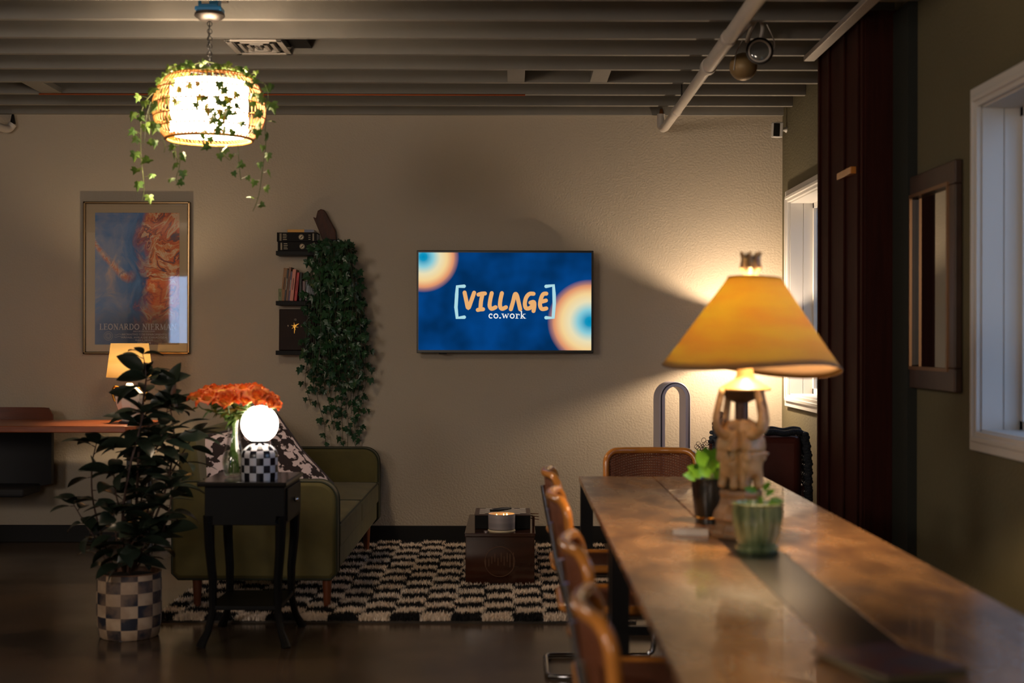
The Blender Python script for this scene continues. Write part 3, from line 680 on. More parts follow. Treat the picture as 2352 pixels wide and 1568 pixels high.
V = [[(785,620),(805,715),(825,788),(855,715),(888,622)], [(935,642),(970,632),(1005,630)], [(978,640),(962,720),(957,800)], [(928,808),(955,802),(985,800)],
     [(1078,626),(1062,700),(1056,765),(1078,795),(1120,778)], [(1188,626),(1172,700),(1168,765),(1190,795),(1232,778)],
     [(1285,800),(1308,720),(1325,650),(1337,634),(1352,655),(1370,730),(1386,800)],
     [(1530,632),(1485,634),(1450,675),(1436,740),(1450,788),(1490,786),(1520,755),(1530,730)], [(1496,728),(1534,722),(1538,770),(1530,818)],
     [(1668,630),(1635,636),(1612,680),(1600,750),(1620,795),(1668,790)], [(1622,716),(1664,704)]]
mb = MB()
for s_ in V: stroke(mb, [zz(p) for p in (spath(s_) if len(s_) > 2 else s_)], 9.3*px1, ds-.001)
mb.build('logo_letters', emis('logo_orange', (238,176,112), .80), t, smooth=False)
for s_ in ([(780,552),(706,556),(700,640),(692,780),(705,893),(782,886)], [(1665,552),(1745,542),(1752,640),(1754,740),(1742,890),(1665,890)]):
    mb = MB(); stroke(mb, [zz(p) for p in s_], 8*px1, ds-.001); mb.build('logo_bracket', emis('logo_pale_blue', (176,222,230), .80), t, smooth=False)
mb = MB(); q0 = zz((1042,900)); q1 = zz((1446,900)); serif_text(mb, 'co.work', q0[0], q0[1], 82/4.704*px1, ds-.0012, width=q1[0]-q0[0])
mb.build('logo_letters', emis('logo_white', (240,240,236), .84), t, smooth=False)

# ------------------------------------------------------------------ floating shelves and what stands on them
SD = 9.74
shelf_z = []
for k, (yt, yb_, lab) in enumerate(((577,587,'topmost of the three black wall shelves, under the stacked binders'),(692,702,'middle of the three black wall shelves, holding leaning books'),(806,816,'lowest of the three black wall shelves, holding the square clock'))):
    zt_, zb_ = Z_(yt,SD), Z_(yb_,SD); shelf_z.append(zt_)
    tag(MB().bx(X_(633,SD), X_(782,SD), SD, YB, zb_, zt_).build('floating_shelf', M['satin_black'], None, smooth=False, bevel=.002), lab, 'shelf', 'floating shelves')
def book(name, x0, x1, z0, h, m, lab, cat, lean=0., y0=9.76, dep=.125, group=None, horiz=False):
    # spine toward the camera; covers + page block
    t = thing(name, ((x0+x1)/2, y0+dep/2, z0), lab, cat, group)
    w_ = x1-x0; mb = MB()
    if not horiz:
        mb.box((0,0,h/2),(w_,dep,h)); pg = MB().box((0,.004,h/2+.0015),(w_*.78,dep*.94,h-.002))
    else:
        mb.box((0,0,h/2),(w_,dep,h)); pg = MB().box((.002,.004,h/2),(w_-.002,dep*.96,h*.7))
    a = mb.build('cover', m, t, smooth=False, bevel=.0015); a.location = (0,0,0)
    b = pg.build('pages', M['paper'], t, smooth=False); b.location = (0,0,0)
    t.rotation_euler = (0, lean, 0); return t
s1 = shelf_z[0]; u = SD/F
bm_ = mat('black_binding', (15,12,12), .6, spec=.15)
for k, (xa, xb, z_, lab) in enumerate(((637,729,s1,'thick black volume lying on the top shelf, bottom of the two'),(635,727,s1+.064,'thick black volume lying on top of the other black volume, top shelf'))):
    t = book('thick_book', X_(xa,SD), X_(xb,SD), z_, .0625, bm_, lab, 'book', y0=9.745, dep=.14, group='thick black volumes', horiz=True)
    mb = MB(); lw = X_(xb,SD)-X_(xa,SD); yy = -.071
    for fx in (.08,.105,.90,.92): stroke(mb, [(-lw/2+lw*fx,.006),(-lw/2+lw*fx,.056)], .003, yy, False)
    for j in range(4): stroke(mb, [(-lw/2+lw*.15,.014+j*.012),(-lw/2+lw*(.24 if j%2 else .25),.014+j*.012)], .0035, yy, False)
    for j in range(3): stroke(mb, [(-lw/2+lw*.79,.016+j*.014),(-lw/2+lw*.84,.016+j*.014)], .0035, yy, False)
    cx_, cz_ = -lw/2+lw*.61, .031
    mb.add([(cx_+.018*cos(2*pi*i/28), yy, cz_+.018*sin(2*pi*i/28)) for i in range(28)]+[(cx_+.0165*cos(2*pi*i/28), yy, cz_+.0165*sin(2*pi*i/28)) for i in range(28)], [(i,(i+1)%28,28+(i+1)%28,28+i) for i in range(28)])
    mb.add([(cx_+.0145*cos(2*pi*i/24), yy, cz_+.0145*sin(2*pi*i/24)) for i in range(24)], [tuple(range(24))])
    o = mb.build('spine_print', M['cream'], t, smooth=False); o.location = (0,0,0)
    mb = MB()
    for j in range(3): stroke(mb, [(cx_-.006+j*.004,cz_-.008+j*.003),(cx_+.004+j*.002,cz_+.004+j*.002)], .004, yy-.0006)
    o = mb.build('emblem_detail', bm_, t, smooth=False); o.location = (0,0,0)
t = book('thin_book', X_(659,SD), X_(720,SD), s1+.128, .019, mat('yellow_cover', (206,148,40), .5), 'thin yellow and grey-blue book lying on the black volumes', 'book', y0=9.75, dep=.12, horiz=True)
o = MB().bx(.025, X_(720,SD)-X_(659,SD)-.0905, -.0615, -.060, .0005, .0185).build('spine_band', mat('greyblue', (96,104,128), .5), t, smooth=False); o.location = (0,0,0)
# carved wood
t = thing('carved_wood', W(750,577,9.83), 'rough brown driftwood piece leaning on the wall above the black volumes', 'wood carving')
pl = [(735,575),(745,572),(769,572),(771,550),(768,528),(757,508),(748,490),(742,482),(735,480),(728,484),(725,495),(724,501),(717,498),(724,512),(734,535),(742,560),(748,575)]
pl = [(748,577),(770,577),(771,550),(768,528),(757,508),(748,490),(742,482),(735,480),(728,484),(725,495),(724,501),(717,498),(724,514),(734,538)]
c0 = W(748,577,9.78)
mb = MB(); mb.prism([(X_(x,9.8), Z_(y,9.8)) for x,y in pl][::-1], -.02, .02, Matrix.Translation((0,9.84,0)) @ rx(R(90)))
mb.build('wood_slab', mat('driftwood', (84,44,24), .6, rgb2=(52,26,15), nscale=6, stretch=(6,6,1.5), bump=.5, bscale=30), t, bevel=.009)
# leaning books
s2 = shelf_z[1]
bks = [(638,646,28,(104,112,66),0,'short green paperback, leftmost on the middle shelf'),
       (643,652,76,(134,88,30),.10,'ochre brown tall book second from left on the middle shelf'),
       (651,655,72,(34,30,30),.10,'slim black book with white spine marks between brown books, middle shelf'),
       (655,660,78,(120,76,48),.10,'brown tall book leaning just right of the black slim one'),
       (660,664,68,(80,66,90),.10,'slim dull purple book leaning on the middle shelf'),
       (664,672,73,(206,130,110),.10,'salmon pink book leaning beside the red book'),
       (674,680,66,(180,26,30),.10,'bright red book with pale top, right end of the leaning row')]
for (xa, xb, hp, col, ln, lab) in bks:
    h = hp*u
    t = book('book', X_(xa,SD), X_(xb,SD), s2+.001, h, mat('cover_%d' % xa, col, .5), lab, 'book', lean=ln, y0=9.755+random.uniform(0,.008), group='leaning books on the middle shelf')
    mb = MB(); ww = (xb-xa)*u
    stroke(mb, [(0,h*.35),(0,h*.72)], ww*.26, -.0632, False)
    o = mb.build('spine_print', M['cream'] if col[0] < 100 else mat('print_%d' % xa, tuple(int(c*.55) for c in col), .6), t, smooth=False); o.location = (0,0,0)
t = thing('picture_frame', (X_(706,SD),9.84,s2), 'small dark red picture frame beside the books on the middle shelf', 'picture frame')
mb = MB(); a, b_, c_, d_ = X_(691,SD), X_(726,SD), s2, s2+.158
for q in ((a,b_,c_,c_+.022),(a,b_,d_-.022,d_),(a,a+.022,c_,d_),(b_-.022,b_,c_,d_)): mb.bx(q[0],q[1],9.80,9.82,q[2],q[3])
mb.build('frame', mat('oxblood_frame', (84,34,34), .4), t, smooth=False, bevel=.003)
MB().bx(a+.02,b_-.02,9.808,9.815,c_+.02,d_-.02).build('photo', mat('photo', (120,134,150), .4, rgb2=(40,44,52), nscale=22), t, smooth=False)
tag(MB().bx(X_(684,SD),X_(690,SD),9.79,9.88,s2,s2+.20).build('book', mat('blackbook', (22,20,24), .5), None, smooth=False, bevel=.002), 'upright black book behind the small red picture frame', 'book')
# clock
s3 = shelf_z[2]
t = thing('square_clock', (X_(681,SD),9.80,s3), 'square dark brown clock with golden starburst hands on the lowest shelf', 'clock')
w2 = X_(724,SD)-X_(639,SD); cxc = X_(681,SD)
mb = MB(); mb.box((cxc,9.80,s3+.142),(w2,.045,.284), rx(R(-2))); mb.build('case', mat('dark_walnut', (38,21,16), .6, spec=.2, noise=.25, nscale=8, stretch=(1,1,6)), t, smooth=False, bevel=.006)
cc = (X_(675,SD), Z_(750,SD)); yy = 9.772
mb = MB()
for k in range(12):
    a = 2*pi*k/12+.2; L_ = .026 if k % 2 else .014
    stroke(mb, [cc, (cc[0]+L_*cos(a), cc[1]+L_*sin(a))], [.003,.001], yy, False)
stroke(mb, [cc,(cc[0]-.002,cc[1]-.048)], [.004,.003], yy-.001); stroke(mb, [cc,(cc[0]+.03,cc[1]+.018)], [.004,.002], yy-.001)
mb.build('hand', M['gold'], t, smooth=False)
for txt, ox, oz in (('12',-.006,.04),('3',.04,-.004),('9',-.05,-.004)): font_text(txt, 'numeral', cc[0]+ox, cc[1]+oz, .013, yy, M['cream'], t)

# trailing ivy
t = thing('trailing_ivy', (X_(765,9.8),9.8,s1), 'large dark green trailing ivy spilling from the wall shelves', 'ivy')
pc = (X_(764,9.81),9.81,s1)
MB().lathe([(.001,.0),(.045,.0),(.06,.075),(.063,.08),(.056,.08),(.05,.06),(.001,.06)], c=pc, seg=24).build('pot', mat('dark_pot', (34,36,38), .4), t)
lm, sm = MB(), MB()
def wid(y):
    ks = [(565,728,796),(620,712,812),(680,702,832),(760,702,836),(830,698,842),(900,700,842),(960,722,840),(1030,730,828)]
    for i in range(len(ks)-1):
        if y <= ks[i+1][0]:
            f = (y-ks[i][0])/(ks[i+1][0]-ks[i][0]); return ks[i][1]+(ks[i+1][1]-ks[i][1])*f, ks[i][2]+(ks[i+1][2]-ks[i][2])*f
    return ks[-1][1], ks[-1][2]
def drape(f, yend, dd, s=.05, step=.03, y0=566):
    pts = [Vector((pc[0]+(f-.5)*.07, 9.80, s1+.05))]
    yy = y0
    while yy < yend:
        l, r = wid(yy); x = l+(r-l)*f+random.uniform(-5,5); pts.append(W(x, yy, dd+random.uniform(-.015,.015))); yy += 45
    l, r = wid(yend); pts.append(W(l+(r-l)*f+random.uniform(-4,4), yend, dd)); strand(lm, sm, pts, s, step)
for k in range(34):
    f = (k+.5)/34; drape(f, random.uniform(800,905), random.choice([9.68,9.7,9.73,9.66]), .050, .034)
for k in range(12): drape(random.uniform(.15,.95), random.uniform(700,860), 9.62, .052, .05)
for f, ye in ((.02,930),(.1,880),(.2,1028),(.22,900),(.35,980),(.42,985),(.5,960),(.58,1010),(.63,940),(.68,1026),(.74,950),(.8,990),(.88,1026),(.92,1015),(.97,900),(.3,905),(.85,960)):
    drape(f, ye, 9.82, .046, .044)
for yy, f in ((830,-.12),(860,-.08),(890,-.02),(790,1.02),(860,1.0)): pass
lm.build('foliage', M['ivy'], t, smooth=False); sm.build('stem', M['ivy_stem2'], t)

# ------------------------------------------------------------------ desk at the left, its lamp and chair
dz = .865; DF, DB = 8.9, 9.62
t = thing('desk', (-3.3,9.25,0), 'wooden console desk with thick top and black legs at the left wall', 'desk')
wm1 = mat('desk_wood', (168,92,48), .32, rgb2=(120,60,30), nscale=3, stretch=(1,8,8), bump=.05, bscale=20)
mb = MB(); mb.prism([(-4.6,DF),(-2.42,DF),(-2.36,DF+.03),(-2.34,DF+.3),(-2.36,DB-.05),(-2.42,DB),(-4.6,DB)], dz-.042, dz); mb.build('tabletop', wm1, t, smooth=False, bevel=.006)
for xx, yy in ((-2.42,DF+.1),(-2.42,DB-.1),(-4.5,DF+.1),(-4.5,DB-.1)):
    MB().bx(xx-.014,xx+.014,yy-.014,yy+.014,0,dz-.042).build('leg', M['metal_black'], t, smooth=False)
# lamp
LX, LY = X_(298,9.25), 9.25
t = thing('table_lamp', (LX,LY,dz), 'white ceramic table lamp with gold handles and cream shade on the desk', 'table lamp')
zs1, zs0 = Z_(790,9.25), Z_(868,9.25)
mb = MB(); mb.lathe([(.118,zs1),(.146,zs0)], c=(LX,LY,0), seg=48); o = mb.build('lamp_shade', shade_mat('cream_shade', (255,238,196), (250,228,180), .55), t)
m_ = o.modifiers.new('t','SOLIDIFY'); m_.thickness = .002
MB().sphere((LX,LY,(zs0+zs1)/2), .028).build('bulb', emis('desk_bulb', (255,222,178), DESK_E), t)
MB().tube([(LX,LY,dz+.27),(LX,LY,zs0+.08)], .007, 8).build('stem', M['gold'], t)
mb = MB(); mb.lathe([(.001,.012),(.05,.012),(.056,.03),(.064,.055),(.088,.12),(.096,.16),(.09,.195),(.062,.225),(.03,.238),(.02,.26),(.001,.262)], c=(LX,LY,dz), seg=10); mb.build('vase_body', mat('white_ceramic', (226,222,216), .18), t, smooth=False, bevel=.004)
mb = MB(); mb.lathe([(.001,0),(.07,0),(.074,.006),(.06,.014),(.001,.014)], c=(LX,LY,dz), seg=32); mb.build('foot', mat('navy_foot', (30,34,56), .3), t)
for s_ in (-1,1):
    MB().tube(smoothpath([(LX+s_*.055,LY,dz+.225),(LX+s_*.10,LY,dz+.235),(LX+s_*.112,LY,dz+.19),(LX+s_*.095,LY,dz+.14)],5), .007, 8).build('handle', M['gold'], t)
# chair behind the desk
t = thing('desk_chair', (-3.45,9.70,0), 'dark chair with brown wood backrest behind the desk at the left edge', 'chair')
def shell(x0, x1, z0, z1, y, bow, th, mtl, name, rc=.05, droop=0.):
    mb = MB(); n = 20; rows = []
    N = 30
    vs = []; 
    for s_ in (0, 1):
        for j in range(N+1):
            for i in range(n+1):
                fx = i/n; fz = j/N; x = x0+(x1-x0)*fx; z = z0+(z1-z0)*fz
                ex = min(fx,1-fx)*(x1-x0)
                if ex < rc: z = min(z, z1-(rc-sqrt(max(0,rc*rc-(rc-ex)**2))))
                zl = z0+droop*(1-(2*fx-1)**2)*-1
                z = zl+(z-z0)*(z1-zl)/(z1-z0)
                vs.append((x, y+bow*(2*fx-1)**2+s_*th, z))
    w_ = n+1; K = (N+1)*w_; fs = []
    for j in range(N):
        for i in range(n):
            a = j*w_+i; fs.append((a,a+1,a+1+w_,a+w_)); fs.append((K+a,K+a+w_,K+a+1+w_,K+a+1))
    for i in range(n): fs.append((i,K+i,K+i+1,i+1)); a = N*w_+i; fs.append((a,a+1,K+a+1,K+a))
    for j in range(N): a = j*w_; fs.append((a,a+w_,K+a+w_,K+a)); a = j*w_+n; fs.append((a,K+a,K+a+w_,a+w_))
    mb.add(vs, fs); return mb.build(name, mtl, t, smooth=True)
shell(-3.79,-3.115,.80,.945,9.70,-.05,.02,mat('chair_wood', (104,58,40), .4, noise=.3, nscale=4, stretch=(1,1,8)),'backrest', .05)
shell(-3.79,-3.12,.43,.80,9.69,-.05,.05,mat('black_upholstery', (24,24,28), .6, noise=.3, nscale=10),'upholstered_back', .002, .04)
MB().box((-3.45,9.50,.40),(.5,.36,.06)).build('seat', mat('seat_fabric', (24,24,28), .7), t, smooth=False, bevel=.02)
for s_ in (-1,1):
    for yy in (9.36,9.66): MB().tube([(-3.62+s_*.02-(.0 if s_<0 else -.0)+(0 if s_<0 else .0)+(.0)+(-.05 if s_<0 else -.02),yy,.38),(-3.62+s_*.04,yy,0)], [.014,.01], 8).build('leg', M['metal_black'], t)

# ------------------------------------------------------------------ rug
GX0, GX1, GY0, GY1 = X_(352,7.06)+.0, .62, 7.06, 9.80
t = thing('checkered_rug', ((GX0+GX1)/2,(GY0+GY1)/2,0), 'shaggy black and cream checkered rug under the sofa and the coffee table', 'rug')
MB().bx(GX0,GX1,GY0,GY1,.0,.012).build('backing', mat('rug_backing', (60,54,48), .95), t, smooth=False)
import numpy as np
rng = np.random.default_rng(3)
cw, chh = .1535, .137
N = 150000
bx = rng.uniform(GX0, GX1, N); by = GY0+(GY1-GY0)*rng.uniform(0,1,N)**1.12
ci = np.floor((bx-X_(1182,7.06)+10*cw+.010*np.sin(by*17))/cw).astype(int); cj = np.floor((by-GY0-.02+.010*np.sin(bx*40)+.006*np.sin(bx*93))/chh).astype(int); cj[cj<0] = 0
dark = ((ci+cj) % 2 == 0).astype(int)
hh = rng.uniform(.022,.04,N); ww = rng.uniform(.003,.0055,N); an = rng.uniform(0,2*pi,N); lx = rng.normal(0,.006,N); ly = rng.normal(-.004,.006,N)
V3 = np.zeros((N,3,3)); 
V3[:,0,0] = bx-ww*np.cos(an); V3[:,0,1] = by-ww*np.sin(an); V3[:,0,2] = .010
V3[:,1,0] = bx+ww*np.cos(an); V3[:,1,1] = by+ww*np.sin(an); V3[:,1,2] = .010
V3[:,2,0] = bx+lx; V3[:,2,1] = by+ly; V3[:,2,2] = hh
me = bpy.data.meshes.new('pile'); me.vertices.add(3*N); me.vertices.foreach_set('co', V3.reshape(-1))
me.loops.add(3*N); me.loops.foreach_set('vertex_index', np.arange(3*N)); me.polygons.add(N); me.polygons.foreach_set('loop_start', np.arange(0,3*N,3)); me.polygons.foreach_set('loop_total', np.full(N,3))
me.materials.append(mat('cream_pile', (232,216,198), .95)); me.materials.append(mat('black_pile', (17,16,20), .95))
me.polygons.foreach_set('material_index', dark); me.update(); me.validate()
o = bpy.data.objects.new('pile', me); COL.objects.link(o); o.parent = t; o.location = -PW[t.name]; o['kind'] = 'stuff'

# ------------------------------------------------------------------ sofa
SX0, SX1, SY0, SY1 = -1.752, -.903, 7.33, 9.74
t = thing('sofa', ((SX0+SX1)/2,(SY0+SY1)/2,0), 'olive green velvet sofa seen from its arm end, wooden legs', 'sofa')
GV = M['green_velvet']
def rounded(x0,x1,z0,z1,r0,r1,n=8):
    # outline in XZ: bottom square-ish, top-left radius r0, top-right radius r1
    p = [(x0+.03,z0),(x1-.03,z0),(x1,z0+.03)]
    p += [(x1-r1+r1*sin(pi/2*(1-i/n)), z1-r1+r1*cos(pi/2*(1-i/n))) for i in range(n+1)]
    p += [(x0+r0-r0*sin(pi/2*i/n), z1-r0+r0*cos(pi/2*i/n)) for i in range(n+1)]
    p += [(x0,z0+.03)]
    return p
def armp(y0,y1,nm='arm'):
    mb = MB(); poly = rounded(SX0,SX1,.17,.675,.08,.10)
    mb.prism([(x,z) for x,z in poly], -(y1), -(y0), rx(R(90))); o = mb.build(nm, GV, t, bevel=.022, angle=60)
    for yy in (y0+.012, y1-.012):
        MB().tube([(x*1.0,yy,z) for x,z in poly], .006, 6, closed=True).build('piping', M['green_piping'], o)
    return o
armp(SY0,SY0+.13); armp(SY1-.13,SY1)
mb = MB(); poly = [(SX0+.02,.2),(SX0+.19,.2),(SX0+.12,.82),(SX0+.11,.89),(SX0+.08,.925),(SX0+.05,.92),(SX0+.025,.88)]
mb.prism(poly, -(SY1-.02), -(SY0+.02), rx(R(90))); mb.build('backrest', GV, t, bevel=.03, angle=60)
mb = MB(); mb.bx(SX0+.06, SX1-.01, SY0+.1, SY1-.1, .18, .33); mb.build('base', GV, t, bevel=.03)
ym = (SY0+SY1)/2
for a, b_ in ((SY0+.135,ym-.003),(ym+.003,SY1-.135)):
    mb = MB(); nx, ny = 12, 18; xa, xb = SX0+.22, SX1+.005; vs = []; fs = []
    for j in range(ny+1):
        for i in range(nx+1):
            fx, fy = i/nx, j/ny; z = .445+.022*(1-(2*fx-1)**4)*(1-(2*fy-1)**4)+.004*mnoise.noise(Vector((fx*5,fy*9,a)))
            vs.append((xa+(xb-xa)*fx, a+(b_-a)*fy, z))
    K = len(vs); vs += [(x,y,.31) for x,y,z in vs]; w_ = nx+1
    for j in range(ny):
        for i in range(nx): q = j*w_+i; fs.append((q,q+1,q+1+w_,q+w_)); fs.append((K+q,K+q+w_,K+q+w_+1,K+q+1))
    for i in range(nx): fs.append((i,K+i,K+i+1,i+1)); q = ny*w_+i; fs.append((q,q+1,K+q+1,K+q))
    for j in range(ny): q = j*w_; fs.append((q,q+w_,K+q+w_,K+q)); q = j*w_+nx; fs.append((q,K+q,K+q+w_,q+w_))
    mb.add(vs,fs); o = mb.build('seat_cushion', GV, t, bevel=.02, angle=60)
    MB().tube([(xa+.02,a+.012,.447),(xb-.002,a+.012,.445),(xb-.002,b_-.012,.445),(xa+.02,b_-.012,.447)], .005, 6).build('piping', M['green_piping'], o)
for xx, yy in ((SX0+.12,SY0+.06),(SX1-.055,SY0+.06),(SX0+.12,SY1-.35),(SX1-.055,SY1-.35)):
    MB().tube([(xx,yy,.20),(xx,yy,.0125)], [.027,.017], 14).build('leg', M['legwood'], t)
# cow pillows
cow = mat('cowhide_print', (200,180,176), .9); nt = cow.node_tree
tc = nd('ShaderNodeTexCoord'); mpn = nd('ShaderNodeMapping'); mpn.inputs['Scale'].default_value = (30,60,36); mpn.inputs['Rotation'].default_value = (0,0,.5); nt.links.new(tc.outputs['Object'], mpn.inputs[0])
nz = nd('ShaderNodeTexNoise'); nz.inputs['Scale'].default_value = .62; nz.inputs['Detail'].default_value = 3; nt.links.new(mpn.outputs[0], nz.inputs[0])
cr = nd('ShaderNodeValToRGB'); ramp(cr, [(0,(30,20,24)),(.475,(34,22,24)),(.50,(196,180,184))]); nt.links.new(nz.outputs[0], cr.inputs[0]); nt.links.new(cr.outputs[0], nt.nodes['Principled BSDF'].inputs['Base Color'])
def pillow(c, s, m4, lab):
    mb = MB(); n = 18; vs = []; fs = []
    for sd in (1,-1):
        for j in range(n+1):
            for i in range(n+1):
                u_, v_ = 2*i/n-1, 2*j/n-1; th = .075*((1-u_**4)*(1-v_**4))**.55
                pin = 1-.07*(1-abs(u_))*abs(v_)**2; pin2 = 1-.07*(1-abs(v_))*abs(u_)**2
                vs.append((u_*s/2*pin2, v_*s/2*pin, sd*th))
    K = (n+1)**2; w_ = n+1
    for j in range(n):
        for i in range(n): q = j*w_+i; fs.append((q,q+1,q+1+w_,q+w_)); fs.append((K+q,K+q+w_,K+q+w_+1,K+q+1))
    mb.add(vs,fs); t = thing('pillow', c, lab, 'pillow', 'cowhide print pillows on the sofa')
    o = mb.build('cover', cow, t); o.location = (0,0,0); o.data.transform(m4)
    e = [(p[0],p[1],0) for p in vs[:w_]]+[(vs[j*w_+n][0],vs[j*w_+n][1],0) for j in range(1,n+1)]+[(vs[n*w_+i][0],vs[n*w_+i][1],0) for i in range(n-1,-1,-1)]+[(vs[j*w_][0],vs[j*w_][1],0) for j in range(n-1,0,-1)]
    mb = MB().tube(e, .006, 6, closed=True); o2 = mb.build('piping', mat('pillow_piping', (40,32,38), .8), t); o2.location = (0,0,0); o2.data.transform(m4)
    return t
c = W(618,1098,7.74); pillow(c, .50, rx(R(78)) @ rz(R(40)), 'cowhide print pillow with a corner up, right of the pair on the sofa')
c = W(540,1080,7.62); pillow(c, .46, rz(R(2)) @ rx(R(76)) @ rz(R(14)), 'cowhide print pillow at the sofa back, left of the pair behind the vase')

# ------------------------------------------------------------------ black side table with vase and globe lamp
TZ = .757; TX0, TX1, TY0, TY1 = X_(452,6.47), X_(658,6.47), 6.47, 6.99
t = thing('side_table', ((TX0+TX1)/2,(TY0+TY1)/2,0), 'glossy black side table with curved legs and a low shelf', 'side table')
SB = M['satin_black']
MB().bx(TX0,TX1,TY0,TY1,TZ-.022,TZ).build('tabletop', mat('black_gloss', (12,11,12), .16), t, smooth=False, bevel=.006)
MB().bx(TX0+.03,TX1-.012,TY0+.03,TY1-.03,TZ-.20,TZ-.022).build('apron', SB, t, smooth=False, bevel=.003)
o = MB().bx(TX1-.012,TX1-.002,TY0+.06,TY1-.06,TZ-.185,TZ-.035).build('drawer', SB, t, smooth=False, bevel=.003)
MB().sphere((TX1+.012,(TY0+TY1)/2-.04,TZ-.10), .013).build('knob', M['chrome'], o)
def leg(x, y, sx, sy):
    z = [TZ-.19,.60,.45,.30,.16,.07,.02,0]; off = [0,.004,.0,-.012,-.012,.006,.028,.034]; rr = [.024,.022,.019,.017,.015,.014,.017,.019]
    MB().tube([(x+sx*o_,y+sy*o_,zz_) for zz_,o_ in zip(z,off)], [r*1.2 for r in rr], 8).build('leg', SB, t)
for sx in (-1,1):
    for sy in (-1,1): leg(TX0+.05 if sx<0 else TX1-.035, TY0+.05 if sy<0 else TY1-.05, sx, sy)
MB().bx(TX0+.05,TX1-.035,TY0+.05,TY1-.05,.165,.185).build('shelf', SB, t, smooth=False, bevel=.003)
# globe lamp
gx, gy = X_(595,6.6), 6.62
t = thing('globe_lamp', (gx,gy,TZ), 'small lamp with glowing white globe on a checkered ceramic base', 'table lamp')
ckm = mat('checker_ceramic', (200,205,215), .25); add_checker_uv(ckm, (196,198,206), (14,15,26))
pr = [(.083,.0),(.0845,.01),(.0845,.11)]+[(.0845*cos(a)+.0, .11+.062*sin(a)) for a in [pi/2*i/8 for i in range(1,8)]]+[(.02,.172)]
# uniform length steps so that rows read as squares
mb = MB(); mb.lathe(pr, c=(gx,gy,TZ), seg=64, uvn=(16, 1/.0345)); mb.build('lamp_base', ckm, t)
MB().lathe([(.02,.168),(.035,.172),(.04,.18),(.04,.186)], c=(gx,gy,TZ), seg=24).build('collar', M['metal_black'], t)
mb = MB(); gc = TZ+.176+.081; mb.sphere((gx,gy,gc), .0865, 40, 24)
mb.v = [(x,y,max(z, gc-.080)) for x,y,z in mb.v]
mb.build('globe', emis('globe_glow', (255,236,214), GLOBE_E), t)
# vase
vx, vy = X_(538,6.72), 6.72
t = thing('glass_vase', (vx,vy,TZ), 'clear glass vase holding the orange roses on the side table', 'vase')
vp = [(.001,.004),(.038,.004),(.050,.03),(.056,.07),(.050,.11),(.036,.16),(.030,.21),(.034,.26),(.044,.30)]
vp = [(p.x,p.z) for p in smoothpath([(r,0,z) for r,z in vp],4)]
MB().lathe(vp+[(r-.003,z) for r,z in vp[::-1]], c=(vx,vy,TZ), seg=32).build('glass', M['glass'], t)
wv = glassy('water', (236,244,232), .0, .02, .5)
MB().lathe([(.001,.012)]+[(max(.001,r-.006),z) for r,z in vp if .01 < z < .13]+[(.001,.13)], c=(vx,vy,TZ), seg=24).build('water', wv, t)
# roses
rose_m = bpy.data.materials.new('rose_petal'); rose_m.use_nodes = True; nt = rose_m.node_tree; P = nt.nodes['Principled BSDF']; P.inputs['Roughness'].default_value = .6; P.inputs['Subsurface Weight'].default_value = .0
tc = nd('ShaderNodeTexCoord'); s5 = nd('ShaderNodeSeparateXYZ'); nt.links.new(tc.outputs['UV'], s5.inputs[0])
cr = nd('ShaderNodeValToRGB'); ramp(cr, [(.0,(255,214,110)),(.5,(255,180,80)),(.8,(252,146,60)),(1.0,(232,90,48))]); nt.links.new(s5.outputs[1], cr.inputs[0]); nt.links.new(cr.outputs[0], P.inputs['Base Color'])
tr = nd('ShaderNodeBsdfTranslucent'); nt.links.new(cr.outputs[0], tr.inputs[0]); mxs = nd('ShaderNodeMixShader'); mxs.inputs[0].default_value = .14
nt.links.new(P.outputs[0], mxs.inputs[1]); nt.links.new(tr.outputs[0], mxs.inputs[2]); nt.links.new(mxs.outputs[0], nt.nodes['Material Output'].inputs[0])
def bloom_mesh(openness):
    mb = MB(); layers = [(2,.007,.038,.05),(3,.014,.042,.2),(4,.024,.045,.45),(5,.035,.046,.8),(5,.043,.040,1.25)]
    for li, (cnt, r, hgt, op) in enumerate(layers):
        for k in range(cnt):
            a = 2*pi*k/cnt+li*.7+random.uniform(-.15,.15); hw = 2*pi/cnt*.72
            vs = []; uvs = []; n1_, n2_ = 6, 6; hg = hgt*random.uniform(.92,1.08)
            for j in range(n2_+1):
                v_ = j/n2_; 
                for i in range(n1_+1):
                    u_ = 2*i/n1_-1; edge = 1-.28*u_*u_*v_
                    rr = r*(.25+.85*v_**.6)*(1+op*openness*.45*v_**2)+.006*abs(u_)**2*v_
                    z = hg*(v_*edge) - op*openness*.014*v_**4*(1+.5*u_*u_)
                    aa = a+hw*u_*(.35+.65*v_**.5)*(1-.25*v_**4)
                    vs.append((rr*cos(aa), rr*sin(aa), z+.002*sin(u_*7+k))); uvs.append((i/n1_, v_))
            fs = []; fu = []
            for j in range(n2_):
                for i in range(n1_):
                    q = j*(n1_+1)+i; f = (q,q+1,q+n1_+2,q+n1_+1); fs.append(f); fu.append([uvs[m_] for m_ in f])
            mb.add(vs, fs, uvs=fu)
    return mb
calyx = mat('rose_green', (86,110,44), .5, rgb2=(50,74,30), nscale=20)
rl = [(448,908,6.62,-.7,.2,.8),(478,910,6.58,-.4,-.3,1.05),(500,893,6.75,-.2,.2,1.0),(520,914,6.55,-.1,-.7,1.2),(535,890,6.80,.0,.1,1.0),(562,888,6.72,.05,.0,1.0),(566,912,6.56,.1,-.6,1.05),(595,905,6.56,.3,-.5,1.15),(620,908,6.6,.6,-.2,1.0),(626,923,6.55,.8,-.5,.9),(590,888,6.82,.3,.3,.9),(478,893,6.85,-.5,.4,.9)]
